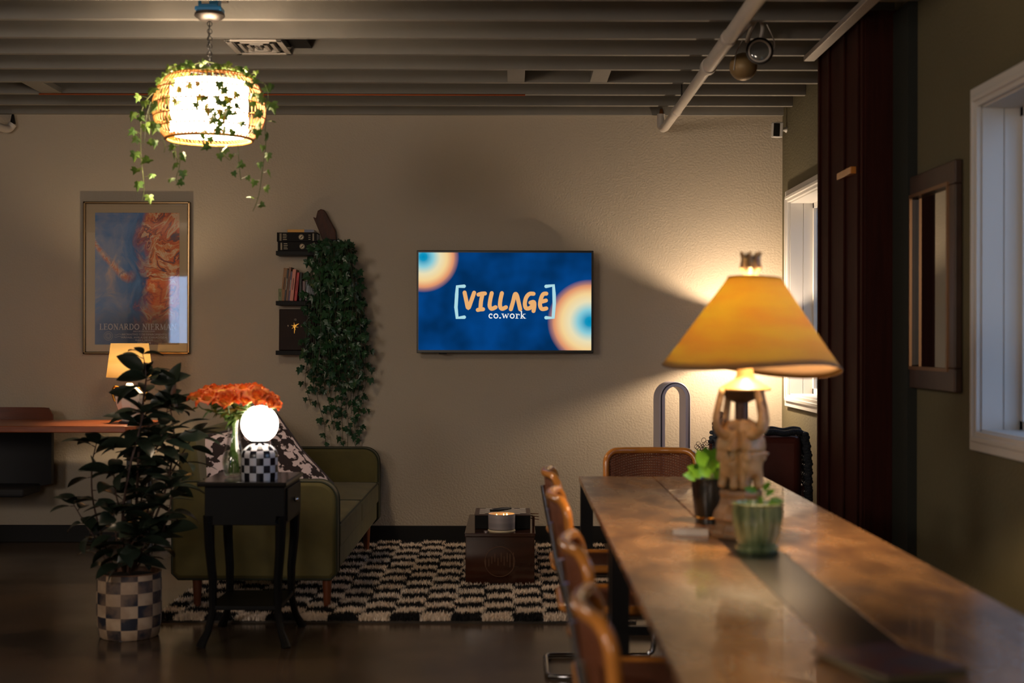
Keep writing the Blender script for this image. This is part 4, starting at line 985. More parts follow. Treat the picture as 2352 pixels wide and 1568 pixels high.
rlab = ['orange rose at the far left tip of the bouquet','orange rose second from the left, front of the bouquet','orange rose in the back row, left of centre','large orange rose lowest in front at the centre left','orange rose in the back row, at the centre','orange rose standing highest in the bouquet','yellowish orange rose in front just left of the globe','large orange rose in front above the globe','orange rose near the right end, behind the lowest one','orange rose hanging lowest at the right end','orange rose at the back right of the bouquet','orange rose at the back left of the bouquet']
blooms = []
for op in (.6,1.0,1.3):
    m_ = bloom_mesh(op); o = m_.build('bloom', rose_m); blooms.append(o.data); bpy.data.objects.remove(o)
for k, (x, y, d_, tx, ty, sc) in enumerate(rl):
    p = W(x, y, d_); t = thing('rose', p, rlab[k], 'rose', 'orange roses in the glass vase')
    dirv = Vector((tx*.8, ty*.8, 1)).normalized(); q = Vector((0,0,1)).rotation_difference(dirv)
    b_ = bpy.data.objects.new('bloom', blooms[k % 3]); COL.objects.link(b_); b_.parent = t; b_.rotation_mode = 'QUATERNION'; b_.rotation_quaternion = q; b_.scale = (sc*.86,sc*.86,sc*1.2); b_.location = -dirv*.032*sc
    base = p-dirv*.03*sc; neck = Vector((vx+(p.x-vx)*.10, vy+(p.y-vy)*.25, TZ+.28)); bot = Vector((vx-(p.x-vx)*.14, vy-(p.y-vy)*.12, TZ+.02))
    mid = base-dirv*.05
    st = smoothpath([base,mid,neck,bot],6); o = MB().tube(st, .0028, 6).build('stem', calyx, t)
    lm = MB(); lm.sphere(base-dirv*.004, .011*sc, 10, 6)
    for j in range(5):
        a = 2*pi*j/5; e = Vector((cos(a),sin(a),0)); lm.add([base+e*.008, base+e*.02*sc+dirv*.006+Vector((-sin(a),cos(a),0))*.006, base+e*.034*sc-dirv*.004, base+e*.02*sc+dirv*.006-Vector((-sin(a),cos(a),0))*.006], [(0,1,2,3)])
    for j in range(7):
        pp_ = st[random.randint(5,12)]; L_ = random.uniform(.045,.075)
        m4 = Matrix.Translation(pp_) @ rz(random.uniform(0,6.28)) @ rx(random.uniform(-.9,.5))
        lm.add([(0,0,0),(L_*.28,L_*.4,.004),(L_*.2,L_*.75,0),(0,L_,-.004),(-L_*.2,L_*.75,0),(-L_*.28,L_*.4,.004)], [(0,1,2,3),(0,3,4,5)], m4)
    lm.build('leaves', calyx, t, smooth=False)

# ------------------------------------------------------------------ potted rubber plant
QX, QY = X_(281,6.62)-.0, 6.75
t = thing('potted_plant', (QX,QY,0), 'tall dark-leaved houseplant in a worn black and beige checkered pot', 'plant')
pot = mat('worn_checker_pot', (200,170,140), .6); add_checker_uv(pot, (196,168,138), (34,36,48), .55)
mb = MB(); mb.lathe([(.128,0),(.138,.01),(.147,.06),(.150,.12),(.150,.22),(.148,.305)], c=(QX,QY,.0), seg=64, uvn=(12, 1/.0565)); mb.build('pot', pot, t)
MB().lathe([(.001,.0),(.13,.0),(.13,.006),(.001,.006)], c=(QX,QY,0), seg=32).build('pot_foot', M['black_ceramic'], t)
MB().lathe([(.149,.303),(.150,.308),(.142,.308),(.138,.28),(.001,.285)], c=(QX,QY,0), seg=48).build('pot_rim', mat('terracotta_rim', (120,82,58), .6), t)
MB().lathe([(.136,.286),(.06,.294),(.001,.298)], c=(QX,QY,0), seg=32).build('soil', M['soil'], t)
lm, sm = MB(), MB()
def big_leaf(p, dr, L_, wd, curl=.35, roll=0., up=Vector((0,0,1))):
    dr = Vector(dr).normalized(); side = dr.cross(up)
    if side.length < .1: side = Vector((1,0,0))
    side.normalize(); nrm = side.cross(dr); q = Matrix.Rotation(roll, 3, dr); side = q @ side; nrm = q @ nrm
    wd *= 1.35; n = 9; vs = []; c = Vector(p)
    for i in range(n+1):
        f = i/n; a = -curl*f*1.6; dd = dr*cos(a)+nrm*sin(a)
        if i: c = c+dd*(L_/n)
        h_ = wd*.5*(sin(pi*min(1,f**.85))**.8 if 0 < f < 1 else .03)
        nn = nrm*cos(a)-dr*sin(a)
        vs += [c+side*h_+nn*h_*.28, c, c-side*h_+nn*h_*.28]
    fs = []
    for i in range(n): q_ = i*3; fs += [(q_,q_+1,q_+4,q_+3),(q_+1,q_+2,q_+5,q_+4)]
    lm.add(vs, fs)
def stem(pts, r0=.007, leaves=12, start=.3, tip=6, Lr=(.11,.16), wr=(.036,.052), tipw=1.):
    ps = smoothpath([W(x,y,6.7+dd) for x,y,dd in pts], 8); n = len(ps)
    sm.tube(ps, [r0*(1-.6*i/n) for i in range(n)], 7)
    a = random.uniform(0,6)
    for k in range(leaves):
        f = start+(1-start)*k/leaves; i = min(n-2,int(f*n)); a += 2.4
        dr = Vector((cos(a),sin(a)*.8,random.uniform(-.25,.55)))
        p0 = ps[i]; p1 = p0+dr.normalized()*.02; sm.tube([p0,p1], .0022, 5)
        big_leaf(p1, dr, random.uniform(*Lr), random.uniform(*wr), random.uniform(.2,.7), random.gauss(0,.4))
    for k in range(tip):
        a = 2*pi*k/tip+.4; dr = Vector((cos(a),sin(a)*.8,random.uniform(.1,1.0))); big_leaf(ps[-1], dr, random.uniform(*Lr), random.uniform(*wr)*tipw, random.uniform(.2,.6), random.gauss(0,.3))
stem([(300,1320,0),(312,1200,0),(318,1060,0),(325,960,0),(336,870,0)], .009, 15, .35, 4, (.13,.17), (.05,.062))
stem([(336,870,0),(333,840,0),(328,815,0)], .004, 3, .2, 3, (.08,.11), (.03,.04))
stem([(268,1315,.03),(240,1250,.05),(214,1150,.06),(212,1070,.05),(222,1020,.05)], .006, 5, .55, 6, (.10,.15), (.05,.06))
stem([(288,1315,-.06),(282,1200,-.1),(295,1090,-.12),(318,1000,-.1),(330,950,-.1)], .008, 12, .3, 5, (.13,.18), (.045,.06))
stem([(305,1315,.0),(350,1210,.05),(385,1110,.05),(400,1010,.0),(390,930,.0)], .007, 11, .3, 6, (.13,.17), (.05,.066))
stem([(300,1315,.05),(345,1200,.1),(372,1130,.12),(415,1050,.1),(440,1010,.05)], .006, 11, .4, 7, (.13,.19), (.034,.046))
stem([(262,1315,-.05),(235,1260,-.05),(200,1210,-.05),(170,1160,-.05)], .005, 7, .45, 6, (.09,.13), (.04,.052))
stem([(285,1315,-.1),(270,1250,-.15),(262,1180,-.15)], .006, 9, .2, 6, (.12,.15), (.045,.06))
stem([(295,1315,-.1),(330,1260,-.15),(350,1200,-.12)], .006, 10, .2, 6, (.12,.16), (.045,.06))
stem([(285,1315,.1),(320,1240,.12),(325,1150,.1),(350,1080,.1)], .006, 12, .2, 5, (.13,.16), (.045,.06))
stem([(300,1000,.0),(330,985,.0),(375,965,.0),(385,940,0)], .004, 5, .2, 4, (.12,.15), (.045,.06))
stem([(270,1310,0),(245,1290,-.05),(230,1265,-.05)], .004, 4, .3, 4, (.1,.13), (.04,.05))
# the large upright leaves near the top
for (x, y, dr, L_, wd) in ((405,880,(-.05,-.1,-1),.155,.07),(345,880,(1,.0,.25),.19,.05),(385,900,(.35,0,1),.15,.05),(330,850,(-1,0,.6),.14,.06),(320,905,(-1,0,.1),.14,.05),(410,1005,(1,0,.1),.14,.045),(345,930,(1,0,.55),.16,.05)):
    big_leaf(W(x,y,6.68), dr, L_, wd, .2, 1.2)
for pts, nl in (([(300,1310,.05),(330,1220,.1),(345,1130,.12),(330,1060,.12)],13),([(290,1310,-.05),(300,1230,-.05),(270,1150,-.05),(262,1090,-.05)],10),([(305,1315,-.05),(365,1240,-.08),(390,1170,-.1),(395,1120,-.1)],10),([(318,1060,0),(360,1030,-.05),(372,1000,-.05)],8),([(295,1315,-.12),(300,1260,-.18),(320,1230,-.2)],9)):
    stem(pts, .006, nl, .25, 5, (.13,.18), (.05,.07))
lm.build('foliage', M['leaf_dark'], t); sm.build('stem', M['stem_red'], t)
# pale crumpled cloth behind the sofa on the floor
mb = MB(); mb.sphere(W(380,1252,9.75)+Vector((0,-.06,.02)), .07, 14, 8, (1.6,1,.5)); mb.v = [(x+.01*mnoise.noise(Vector((x*30,y*30,z*30))), y, max(.002, z+.02*mnoise.noise(Vector((x*25,y*25,z*25))))) for x,y,z in mb.v]
tag(mb.build('floor_cloth', mat('grey_cloth', (150,148,150), .9)), 'small pale crumpled cloth on the floor between desk and sofa', 'cloth')

# ------------------------------------------------------------------ coffee table crate with board and candle
CX0, CX1, CY0, CY1, CZ = X_(1068,8.07), X_(1231,8.07), 8.07, 8.95, .312
t = thing('coffee_table', ((CX0+CX1)/2,(CY0+CY1)/2,.012), 'low dark wooden box table on the rug with a round carved emblem', 'coffee table')
cwd = mat('dark_polished_wood', (58,30,18), .1, rgb2=(44,24,16), nscale=3, stretch=(1,1,6))
MB().bx(CX0,CX1,CY0,CY1,CZ-.02,CZ).build('tabletop', cwd, t, smooth=False, bevel=.003)
MB().bx(CX0+.005,CX1-.005,CY0+.005,CY1-.005,.02,CZ-.02).build('body', cwd, t, smooth=False, bevel=.003)
ec = (X_(1149,8.07), Z_(1290,8.07)); em_ = mat('emblem_inlay', (88,56,30), .4); mb = MB()
mb.tube([(ec[0]+.085*cos(2*pi*i/40), CY0+.004, ec[1]+.085*sin(2*pi*i/40)) for i in range(40)], .0022, 5, closed=True)
for k, (ox, z0_, z1_) in enumerate(((-.08,-.03,.01),(-.062,-.025,.015),(-.045,-.01,.03),(-.028,0,.045),(-.01,-.02,.02),(.008,0,.05),(.025,-.02,.03),(.042,.0,.05),(.058,-.03,.045),(.078,-.035,.052))):
    stroke(mb, [(ec[0]+ox,ec[1]+z0_),(ec[0]+ox,ec[1]+z1_)], .0045, CY0+.0035)
mb.build('emblem', em_, t, smooth=False)
# game board
bx0, bx1, by0, by1 = X_(1091.5,8.25), X_(1219,8.25), 8.25, 8.57
t = thing('game_board', ((bx0+bx1)/2,(by0+by1)/2,CZ), 'black chess board box with a checkered top on the coffee table', 'board game')
MB().bx(bx0,bx1,by0,by1,CZ,CZ+.078).build('box', M['satin_black'], t, smooth=False, bevel=.003)
MB().bx(bx0-.002,bx1+.002,by0-.002,by1+.002,CZ+.078,CZ+.085).build('lid', mat('board_border', (66,48,40), .4), t, smooth=False, bevel=.002)
mb = MB(); sq = (bx1-bx0-.05)/8; mb.cur = 0
for i in range(8):
    for j in range(8):
        mb.cur = (i+j) % 2; x = bx0+.025+i*sq; y = by0+.03+j*(by1-by0-.05)/8; sy = (by1-by0-.05)/8
        mb.add([(x,y,0),(x+sq,y,0),(x+sq,y+sy,0),(x,y+sy,0)], [(0,1,2,3)], Matrix.Translation((0,0,CZ+.0858)))
mb.build('squares', [mat('pale_square', (206,196,182), .5), mat('dark_square', (40,30,28), .5)], t, smooth=False)
a = W(1126,1171,8.4); 
tag(MB().tube([(X_(1127,8.36),8.36,CZ+.094),(X_(1150,8.40),8.40,CZ+.097),(X_(1174,8.5),8.5,CZ+.093)], [.006,.011,.006], 8).build('pen', M['black']), 'dark pen lying across the chess board', 'pen')
mb = MB()
for k in range(3): mb.tube([(bx1+.003,8.33+.04*k,CZ+.055+.008*k),(bx1+.05,8.30+.04*k,CZ+.05+.012*k)], .003, 5)
mb.tube([(bx1+.02,8.36,CZ+.001),(bx1+.02,8.36,CZ+.06)], .008, 8)
tag(mb.build('twig_bundle', mat('twigs', (96,60,40), .7)), 'small bundle of brown twigs at the right side of the chess board', 'twigs')
cx_, cy_ = X_(1153,8.14), 8.15
t = thing('candle', (cx_,cy_,CZ), 'wide grey ceramic candle jar burning in front of the chess board', 'candle')
jar = mat('grey_ceramic', (134,126,128), .5, rgb2=(104,98,102), nscale=1.5, stretch=(.2,.2,26))
MB().lathe([(.001,.012),(.07,.012),(.076,.018),(.077,.1),(.0755,.103),(.073,.1),(.072,.07),(.001,.07)], c=(cx_,cy_,CZ), seg=40).build('jar', jar, t)
MB().lathe([(.001,0),(.075,0),(.079,.006),(.078,.012),(.001,.012)], c=(cx_,cy_,CZ), seg=40).build('saucer', M['cream'], t)
MB().lathe([(.001,.0745),(.0715,.0745)], c=(cx_,cy_,CZ), seg=32).build('wax', mat('wax', (240,190,120), .5, emit=(255,160,60), es=2.6), t)  # emission puts the glow of the flames into the wax
fl = emis('flame', (255,190,90), 60)
for ox, oy in ((-.028,-.02),(.012,-.01),(.03,.02)):
    MB().lathe([(.0005,.078),(.004,.083),(.0045,.088),(.0005,.102)], c=(cx_+ox,cy_+oy,CZ), seg=8).build('flame', fl, t)
tag(MB().lathe([(.001,0),(.013,0),(.013,.007),(.001,.008)], c=(X_(1117.5,8.12),8.12,CZ), seg=20).build('tealight', mat('tin', (160,150,150), .3, metal=.6)), 'tiny metal tealight cup left of the grey candle jar', 'tealight')

# ------------------------------------------------------------------ long tables
TH = .75
tt = mat('rustic_top', (192,142,92), .24, rgb2=(112,78,52), nscale=4.2, stretch=(2.2,1,1), bump=.0, bscale=20, rr=.08, spec=.7, coat=.25)
XA, XB = .324, 1.22
def table(nm, y0, y1, boards, lab, tilt=0.):
    t = thing(nm, ((XA+XB)/2,(y0+y1)/2,0), lab, 'table', 'long work tables')
    for x0, x1, m_ in boards: MB().bx(x0, x1, y0, y1, TH-.025, TH).build('tabletop', m_, t, smooth=False, bevel=.0025)
    for yy in (y0+.06, y1-.06):
        mb = MB()
        for xx in (XA+.035, XB-.035): mb.bx(xx-.03, xx+.03, yy-.02, yy+.02, 0, TH-.025)
        mb.bx(XA+.06, XB-.06, yy-.02, yy+.02, .0, .04); mb.bx(XA+.06, XB-.06, yy-.02, yy+.02, TH-.065, TH-.025)
        mb.build('leg', M['metal_black'], t, smooth=False)
    MB().bx(XA+.03, XA+.06, y0+.08, y1-.08, TH-.075, TH-.025).build('side_rail', M['metal_black'], t, smooth=False)
    MB().bx(XB-.06, XB-.03, y0+.08, y1-.08, TH-.075, TH-.025).build('side_rail', M['metal_black'], t, smooth=False)
    return t
table('work_table', 4.778, 6.87, ((XA,.678,tt),(.684,XB,tt)), 'brown wood work table, the farther of the two, under the cone-shaped lamp')
table('work_table', 2.45, 4.77, ((XA,.682,tt),(.682,.84,mat('black_inlay', (22,22,22), .28)),(.84,XB,tt)), 'brown wood work table with a black centre strip, nearest the camera')

# ------------------------------------------------------------------ cane chairs
def cane_chair(lab):
    t = thing('cane_chair', (0,0,0), lab, 'chair', 'cane chairs at the long table')
    L = [(-.205,-.268,.765),(-.205,-.238,.60),(-.205,-.20,.475),(-.205,-.14,.435),(-.205,.17,.435),(-.205,.225,.415),(-.205,.235,.36),(-.205,.225,.07),(-.205,.205,.022),(-.205,.16,.0125),(-.205,-.20,.0125)]
    Ls = smoothpath(L, 6); mid = [Vector((-.195,-.245,.0125)),Vector((-.16,-.255,.0125)),Vector((.16,-.255,.0125)),Vector((.195,-.245,.0125))]
    full = Ls+mid+[Vector((-p.x,p.y,p.z)) for p in Ls[::-1]]
    MB().tube(full, .0115, 12).build('chrome_frame', M['chrome'], t)
    # backrest: bent wood frame, curved in plan
    def bw(x, z): 
        return Vector((x, -.268+.052*(x/.23)**2+(.856-z)*.10, z))
    pts = []; w2_, z0_, z1_, rc = .23, .60, .842, .06
    for (cx_, cz_, a0_) in ((w2_-rc,z1_-rc,0),(-w2_+rc,z1_-rc,90),(-w2_+rc,z0_+rc,180),(w2_-rc,z0_+rc,270)):
        for i in range(7): a = R(a0_+90*i/6); pts.append((cx_+rc*cos(a), cz_+rc*sin(a)))
        nx_ = {0:(-w2_+rc,z1_),90:None,180:(w2_-rc,z0_),270:None}[a0_]
        if nx_:
            s_ = pts[-1]
            for i in range(1,8): f = i/8; pts.append((s_[0]+(nx_[0]-s_[0])*f, s_[1]+(nx_[1]-s_[1])*f))
    fr = MB().tube([bw(x,z) for x,z in pts], .0165, 10, closed=True).build('backrest', M['bent'], t)
    n = 12; vs = [tuple(bw(-w2_+.012+(2*w2_-.024)*i/n, z0_+.012+(z1_-z0_-.024)*j/6)) for j in range(7) for i in range(n+1)]
    fs = [(j*(n+1)+i,j*(n+1)+i+1,(j+1)*(n+1)+i+1,(j+1)*(n+1)+i) for j in range(6) for i in range(n)]
    mb = MB(); mb.add(vs, fs); o = mb.build('cane_panel', M['cane'], fr); m_ = o.modifiers.new('s','SOLIDIFY'); m_.thickness = .004; m_.offset = 0
    # seat
    s_ = []
    for (cx_, cy_, a0_) in ((.15,.15,0),(-.15,.15,90),(-.15,-.15,180),(.15,-.15,270)):
        for i in range(7): a = R(a0_+90*i/6); s_.append(Vector((cx_+.075*cos(a), cy_+.075*sin(a), .462)))
    st = MB().tube(s_, .0165, 10, closed=True).build('seat', M['bent'], t)
    mb = MB(); mb.prism([(p.x,p.y) for p in s_], .458, .466); mb.build('cane_panel', M['cane'], st, smooth=False)
    return t
ch = cane_chair('cane-back chair with beech frame at the far head of the long table')
ch.location = (.712,7.06,0); ch.rotation_euler = (0,0,pi)
for yc, lab in ((6.095,'farthest of the four cane chairs along the left side of the table'),(5.195,'second farthest of the four cane chairs along the left side'),(3.945,'second nearest of the four cane chairs along the left side'),(3.025,'nearest of the four cane chairs along the left side of the table')):
    c = copy_tree(ch); c.location = (.405+random.uniform(-.01,.01),yc,0); c.rotation_euler = (0,0,-pi/2); c['label'] = lab

# ------------------------------------------------------------------ big table lamp
BX, BY = X_(1703,4.75), 4.98
BY = 4.75
t = thing('table_lamp', (BX,BY,TH), 'large sculpted elephant table lamp with amber cone shade on the long table', 'table lamp')
M['resin_dark'] = mat('dark_resin', (70,48,32), .6)
resin = mat('carved_resin', (190,160,112), .45, rgb2=(120,94,64), nscale=14, bump=.5, bscale=50)
k_ = BY/F
def by(y): return Z_(y,BY)
mb = MB(); mb.lathe([(.001,TH),(.098,TH),(.1,TH+.016),(.09,TH+.024),(.088,TH+.03),(.084,TH+.045),(.086,TH+.055),(.096,TH+.062),(.09,TH+.085),(.074,TH+.11),(.068,TH+.13),(.072,TH+.145),(.07,TH+.158),(.001,TH+.165)], c=(BX,BY,0), seg=8, M4=None)
mb.build('foot', mat('carved_foot', (164,128,86), .5, rgb2=(112,84,58), nscale=10, bump=.4, bscale=40), t, smooth=False, bevel=.004)
def skin(name, chains, m_, parent, sub=2):
    vs = []; es = []; rs = []
    idx = {}
    for chn in chains:
        prev = None
        for (p, r) in chn:
            key = tuple(round(c, 4) for c in p)
            if key not in idx: idx[key] = len(vs); vs.append(p); rs.append(r)
            i = idx[key]
            if prev is not None and prev != i: es.append((prev, i))
            prev = i
    me = bpy.data.meshes.new(name); me.from_pydata([tuple(Vector(v)-PW[parent.name]) for v in vs], es, []); me.materials.append(m_)
    o = bpy.data.objects.new(name, me); COL.objects.link(o); o.parent = parent
    sk = o.modifiers.new('skin','SKIN'); sk.use_smooth_shade = True
    for i, r in enumerate(rs):
        me.skin_vertices[0].data[i].radius = r if hasattr(r,'__len__') else (r, r)
        me.skin_vertices[0].data[i].use_root = (i == 0)
    PW[o.name] = PW[parent.name].copy()
    s2_ = o.modifiers.new('sub','SUBSURF'); s2_.levels = sub; s2_.render_levels = sub
    return o
z0_ = TH+.16; zt_ = by(884)
for k, a in enumerate((R(-150),R(-60),R(30),R(110))):
    e = Vector((cos(a),sin(a),0)); s_ = Vector((-sin(a),cos(a),0)); o_ = Vector((BX,BY,0))
    def q(rad, side, z): return o_+e*rad+s_*side+Vector((0,0,z))
    hip = q(.034,0,z0_+.085); ch_ = q(.038,0,z0_+.16); hd = q(.052,0,z0_+.20)
    chains = [[(hip,.050),(ch_,.050),(hd,.036),(q(.080,0,z0_+.182),.019),(q(.103,0,z0_+.205),.015),(q(.106,0,z0_+.24),.0135),(q(.080,0,zt_-.006),.012)]]
    for sd in (-1,1):
        chains.append([(hip,.046),(q(.048,sd*.028,z0_+.05),.020),(q(.050,sd*.030,z0_+.025),.017),(q(.056,sd*.031,z0_),.020)])
        chains.append([(ch_,.050),(q(.062,sd*.03,z0_+.13),.015),(q(.07,sd*.03,z0_+.09),.012)])
    f_ = skin('elephant_figure', chains, resin, t)
    for sd in (-1,1):
        m4 = Matrix.Translation(q(.050,sd*.030,z0_+.205)) @ rz(a+sd*.9)
        em2 = MB(); em2.sphere((0,0,0), .026, 10, 8, (.25,1,1.15)); em2.v = [tuple(m4 @ Vector(v)) for v in em2.v]; em2.build('ear', resin, f_)
MB().tube([(BX,BY,z0_-.01),(BX,BY,zt_)], .022, 12).build('column', M['resin_dark'], t)
MB().lathe([(.001,by(930)),(.05,by(915)),(.075,by(892)),(.001,by(892))], c=(BX,BY,0), seg=32).build('bowl', mat('dark_bowl', (54,40,30), .5), t)
bx_ = BX+.012
MB().lathe([(.085,by(895)),(.088,by(891)),(.06,by(879)),(.036,by(870)),(.03,by(862)),(.026,by(845)),(.02,by(835)),(.001,by(835))], c=(bx_,BY,0), seg=40).build('cap', mat('cream_cap', (170,136,84), .5, rgb2=(136,100,56), nscale=10), t)
# shade
shc = Vector((X_(1726,BY),BY,by(846))); hs = by(637)-by(846)
sh = shade_mat('amber_parchment', (255,232,96), (246,206,92), .24, 3.4, trgb=(138,112,90))
mb = MB(); Mr = Matrix.Translation(shc) @ ry(R(2.4)) @ rx(R(-2.5))
swarp = lambda p, a, z: Vector((p.x, p.y, p.z-.034*(p.x*p.y)/.0882*2*(1-z/hs)**2*.5))
n = 14; mb.lathe([(.297+(.089-.297)*i/n, hs*i/n) for i in range(n+1)], seg=72, M4=Mr, warp=swarp); o = mb.build('lamp_shade', sh, t)
m_ = o.modifiers.new('t','SOLIDIFY'); m_.thickness = .0025
MB().tube([Mr @ Vector((.089*cos(2*pi*i/40),.089*sin(2*pi*i/40),hs)) for i in range(40)], .0028, 6, closed=True).build('shade_rim', mat('rim_binding', (96,52,30), .7), t)
MB().tube([Mr @ swarp(Vector((.297*cos(2*pi*i/64),.297*sin(2*pi*i/64),0)),0,0) for i in range(64)], .0025, 6, closed=True).build('shade_rim', mat('rim_binding2', (120,92,70), .7), t)
mb = MB()
for k in range(3): mb.tube([Mr @ Vector((.088*cos(2.1*k),.088*sin(2.1*k),hs-.004)), Mr @ Vector((0,0,hs-.006))], .0022, 5)
mb.tube([(bx_,BY,by(840)), tuple(Mr @ Vector((0,0,hs)))], .005, 6); mb.build('harp', M['gold'], t)
MB().sphere((bx_+.018,BY-.02,by(722)), .03, sc=(1,1,1.3)).build('bulb', emis('lamp_bulb', (255,218,166), BIG_E), t)
mb = MB(); fc = Vector((X_(1724,BY),BY,by(634)))
mb.sphere(fc+Vector((0,0,.018)), .02, 12, 8, (1,1,.9)); mb.sphere(fc+Vector((0,0,.045)), .023, 12, 8, (1,1,1.2))
for k in range(7):
    a = 2*pi*k/7; e = Vector((cos(a),sin(a),0))
    mb.tube([fc+e*.012+Vector((0,0,.005)), fc+e*.028+Vector((0,0,.03)), fc+e*.024+Vector((0,0,.062)), fc+e*.036+Vector((0,0,.082))], [.008,.011,.009,.003], 6)
mb.build('finial', mat('carved_finial', (170,140,96), .5, rgb2=(96,66,48), nscale=30, bump=.4, bscale=60), t)

# plants on the table
def leafy(lm, sm, base, specs, wdf=.5, m=None):
    for (dx, dz, dy, L_, a) in specs:
        tip = base+Vector((dx,dy,dz)); sm.tube(smoothpath([base,base+Vector((dx*.3,dy*.3,dz*.6)),tip],4), .002, 5)
        dr = Vector((cos(a),random.uniform(-.5,.1),sin(a))).normalized(); side = dr.cross(Vector((0,-1,.3))).normalized(); n = 7; vs = []
        for i in range(n+1):
            f = i/n; h_ = L_*wdf*.5*(sin(pi*f**.8) if 0 < f < 1 else .02); c = tip+dr*L_*f+Vector((0,-.02*f*f,-.01*f*f)); vs += [c+side*h_+Vector((0,-h_*.3,0)), c, c-side*h_+Vector((0,-h_*.3,0))]
        fs = []
        for i in range(n): q_ = i*3; fs += [(q_,q_+1,q_+4,q_+3),(q_+1,q_+2,q_+5,q_+4)]
        lm.add(vs, fs)
lx_, ly_ = X_(1634,5.1), 5.1
t = thing('potted_plant', (lx_,ly_,TH), 'bright green leafy plant in a tall black pot behind the lamp base', 'plant')
MB().lathe([(.001,.0),(.055,.0),(.057,.012),(.056,.02),(.059,.03),(.066,.09),(.070,.135),(.070,.158),(.072,.163),(.066,.165),(.062,.15),(.001,.15)], c=(lx_,ly_,TH), seg=36).build('pot', M['black_ceramic'], t)
MB().tube([(lx_+.0575*cos(2*pi*i/32),ly_+.0575*sin(2*pi*i/32),TH+.024) for i in range(32)], .003, 6, closed=True).build('pot_band', M['gold'], t)
lm, sm = MB(), MB(); bs = Vector((lx_,ly_,TH+.15))
leafy(lm, sm, bs, [(-.03,.03,0,.075,2.6),(-.02,.05,-.02,.085,2.0),(.0,.05,0,.09,1.5),(.02,.05,-.01,.09,1.1),(.03,.04,.01,.075,.6),(-.035,.02,-.02,.075,2.9),(.0,.03,-.03,.07,1.8),(.02,.02,-.03,.07,.9),(-.01,.06,.02,.08,1.75),(.035,.02,0,.07,.3),(-.01,.02,-.04,.065,2.3),(.01,.01,-.045,.06,1.2)], .6)
lg = mat('lime_leaf', (112,160,42), .42, rgb2=(62,118,34), nscale=14)
lm.build('foliage', lg, t); sm.build('stem', M['ivy_stem'], t)
gx_, gy_ = X_(1743,4.40), 4.42
t = thing('potted_plant', (gx_,gy_,TH), 'small plant with few leaves in a round green ribbed pot, nearest on the table', 'plant')
gm = mat('green_glaze', (150,164,118), .2, rgb2=(72,92,62), nscale=14, stretch=(3,3,.6), coat=.5)
def flut(p, a, z): s_ = 1+.018*sin(24*a); return Vector((p.x*s_, p.y*s_, p.z))
MB().lathe([(.001,.014),(.052,.014),(.058,.022),(.068,.05),(.075,.09),(.077,.125),(.075,.14),(.078,.15),(.072,.152),(.068,.13),(.001,.13)], c=(gx_,gy_,TH), seg=120, warp=flut).build('pot', gm, t)
MB().lathe([(.001,0),(.062,0),(.068,.008),(.069,.018),(.062,.02),(.001,.016)], c=(gx_,gy_,TH), seg=40).build('saucer', gm, t)
lm, sm = MB(), MB(); bs = Vector((gx_+.005,gy_,TH+.13))
leafy(lm, sm, bs, [(.02,.04,0,.045,.9),(.03,.03,-.01,.045,.2),(-.005,.055,0,.055,2.7),(.015,.055,0,.05,1.3),(.0,.02,-.02,.04,1.6),(.02,.015,-.02,.04,.5)], .42)
lm.build('foliage', lg, t); sm.build('stem', M['ivy_stem'], t)
# card and magazines
c = W(1596,1223,4.84); mb = MB(); mb.prism([(-.062,.0),(-.02,-.022),(.052,-.03),(.06,.015),(-.02,.03)], 0, .019, Matrix.Translation((c.x-.015,4.80,TH)))
tag(mb.build('folded_card', M['paper'], None, smooth=False), 'small folded white card lying left of the lamp foot', 'card')
M['mag_edge'] = mat('magazine_edge', (112,102,78), .7)
def mag(x, y, a, z, col, col2, lab):
    t = thing('magazine', (x,y,z), lab, 'magazine', 'magazines at the near end of the table')
    MB().box((0,0,.003),(.19,.255,.006)).build('pages', M['mag_edge'], t, smooth=False).location = (0,0,0)
    MB().box((0,0,.0068),(.192,.257,.0012)).build('cover', mat('mag_cover', col, .3, rgb2=col2, nscale=12), t, smooth=False).location = (0,0,0)
    t.rotation_euler = (0,0,a)
mag(.76,2.86,.25,TH,(34,38,52),(18,18,28),'glossy magazine at the bottom of the pair lying on the black strip')
mag(.755,2.855,.38,TH+.0085,(52,62,90),(96,36,30),'glossy colourful magazine on top of the pair on the black strip')

# ------------------------------------------------------------------ right wall: mirror
t = thing('wall_mirror', (XR,6.3,1.68), 'tall mirror in a thick dark wooden frame on the right wall', 'mirror')
my0, my1, mz0, mz1 = 5.93, 6.68, 1.19, 2.165; fw = .10
fmm = mat('dark_bronze_wood', (74,56,48), .35, noise=.3, nscale=10)
mb = MB()
for (a,b_,c_,d_) in ((my0,my1,mz0,mz0+fw),(my0,my1,mz1-fw,mz1),(my0,my0+fw,mz0+fw,mz1-fw),(my1-fw,my1,mz0+fw,mz1-fw)): mb.bx(XR-.035,XR-.002,a,b_,c_,d_)
mb.build('frame', fmm, t, smooth=False, bevel=.006)
mb = MB()
for (a,b_,c_,d_) in ((my0+fw-.015,my1-fw+.015,mz0+fw-.015,mz0+fw),(my0+fw-.015,my1-fw+.015,mz1-fw,mz1-fw+.015),(my0+fw-.015,my0+fw,mz0+fw,mz1-fw),(my1-fw,my1-fw+.015,mz0+fw,mz1-fw)): mb.bx(XR-.042,XR-.030,a,b_,c_,d_)
mb.build('inner_bead', mat('bronze_bead', (150,112,80), .3, metal=.7), t, smooth=False)
MB().bx(XR-.014,XR-.010,my0+fw-.01,my1-fw+.01,mz0+fw-.01,mz1-fw+.01).build('mirror_glass', mat('mirror', (200,200,196), .03, metal=1.), t, smooth=False)

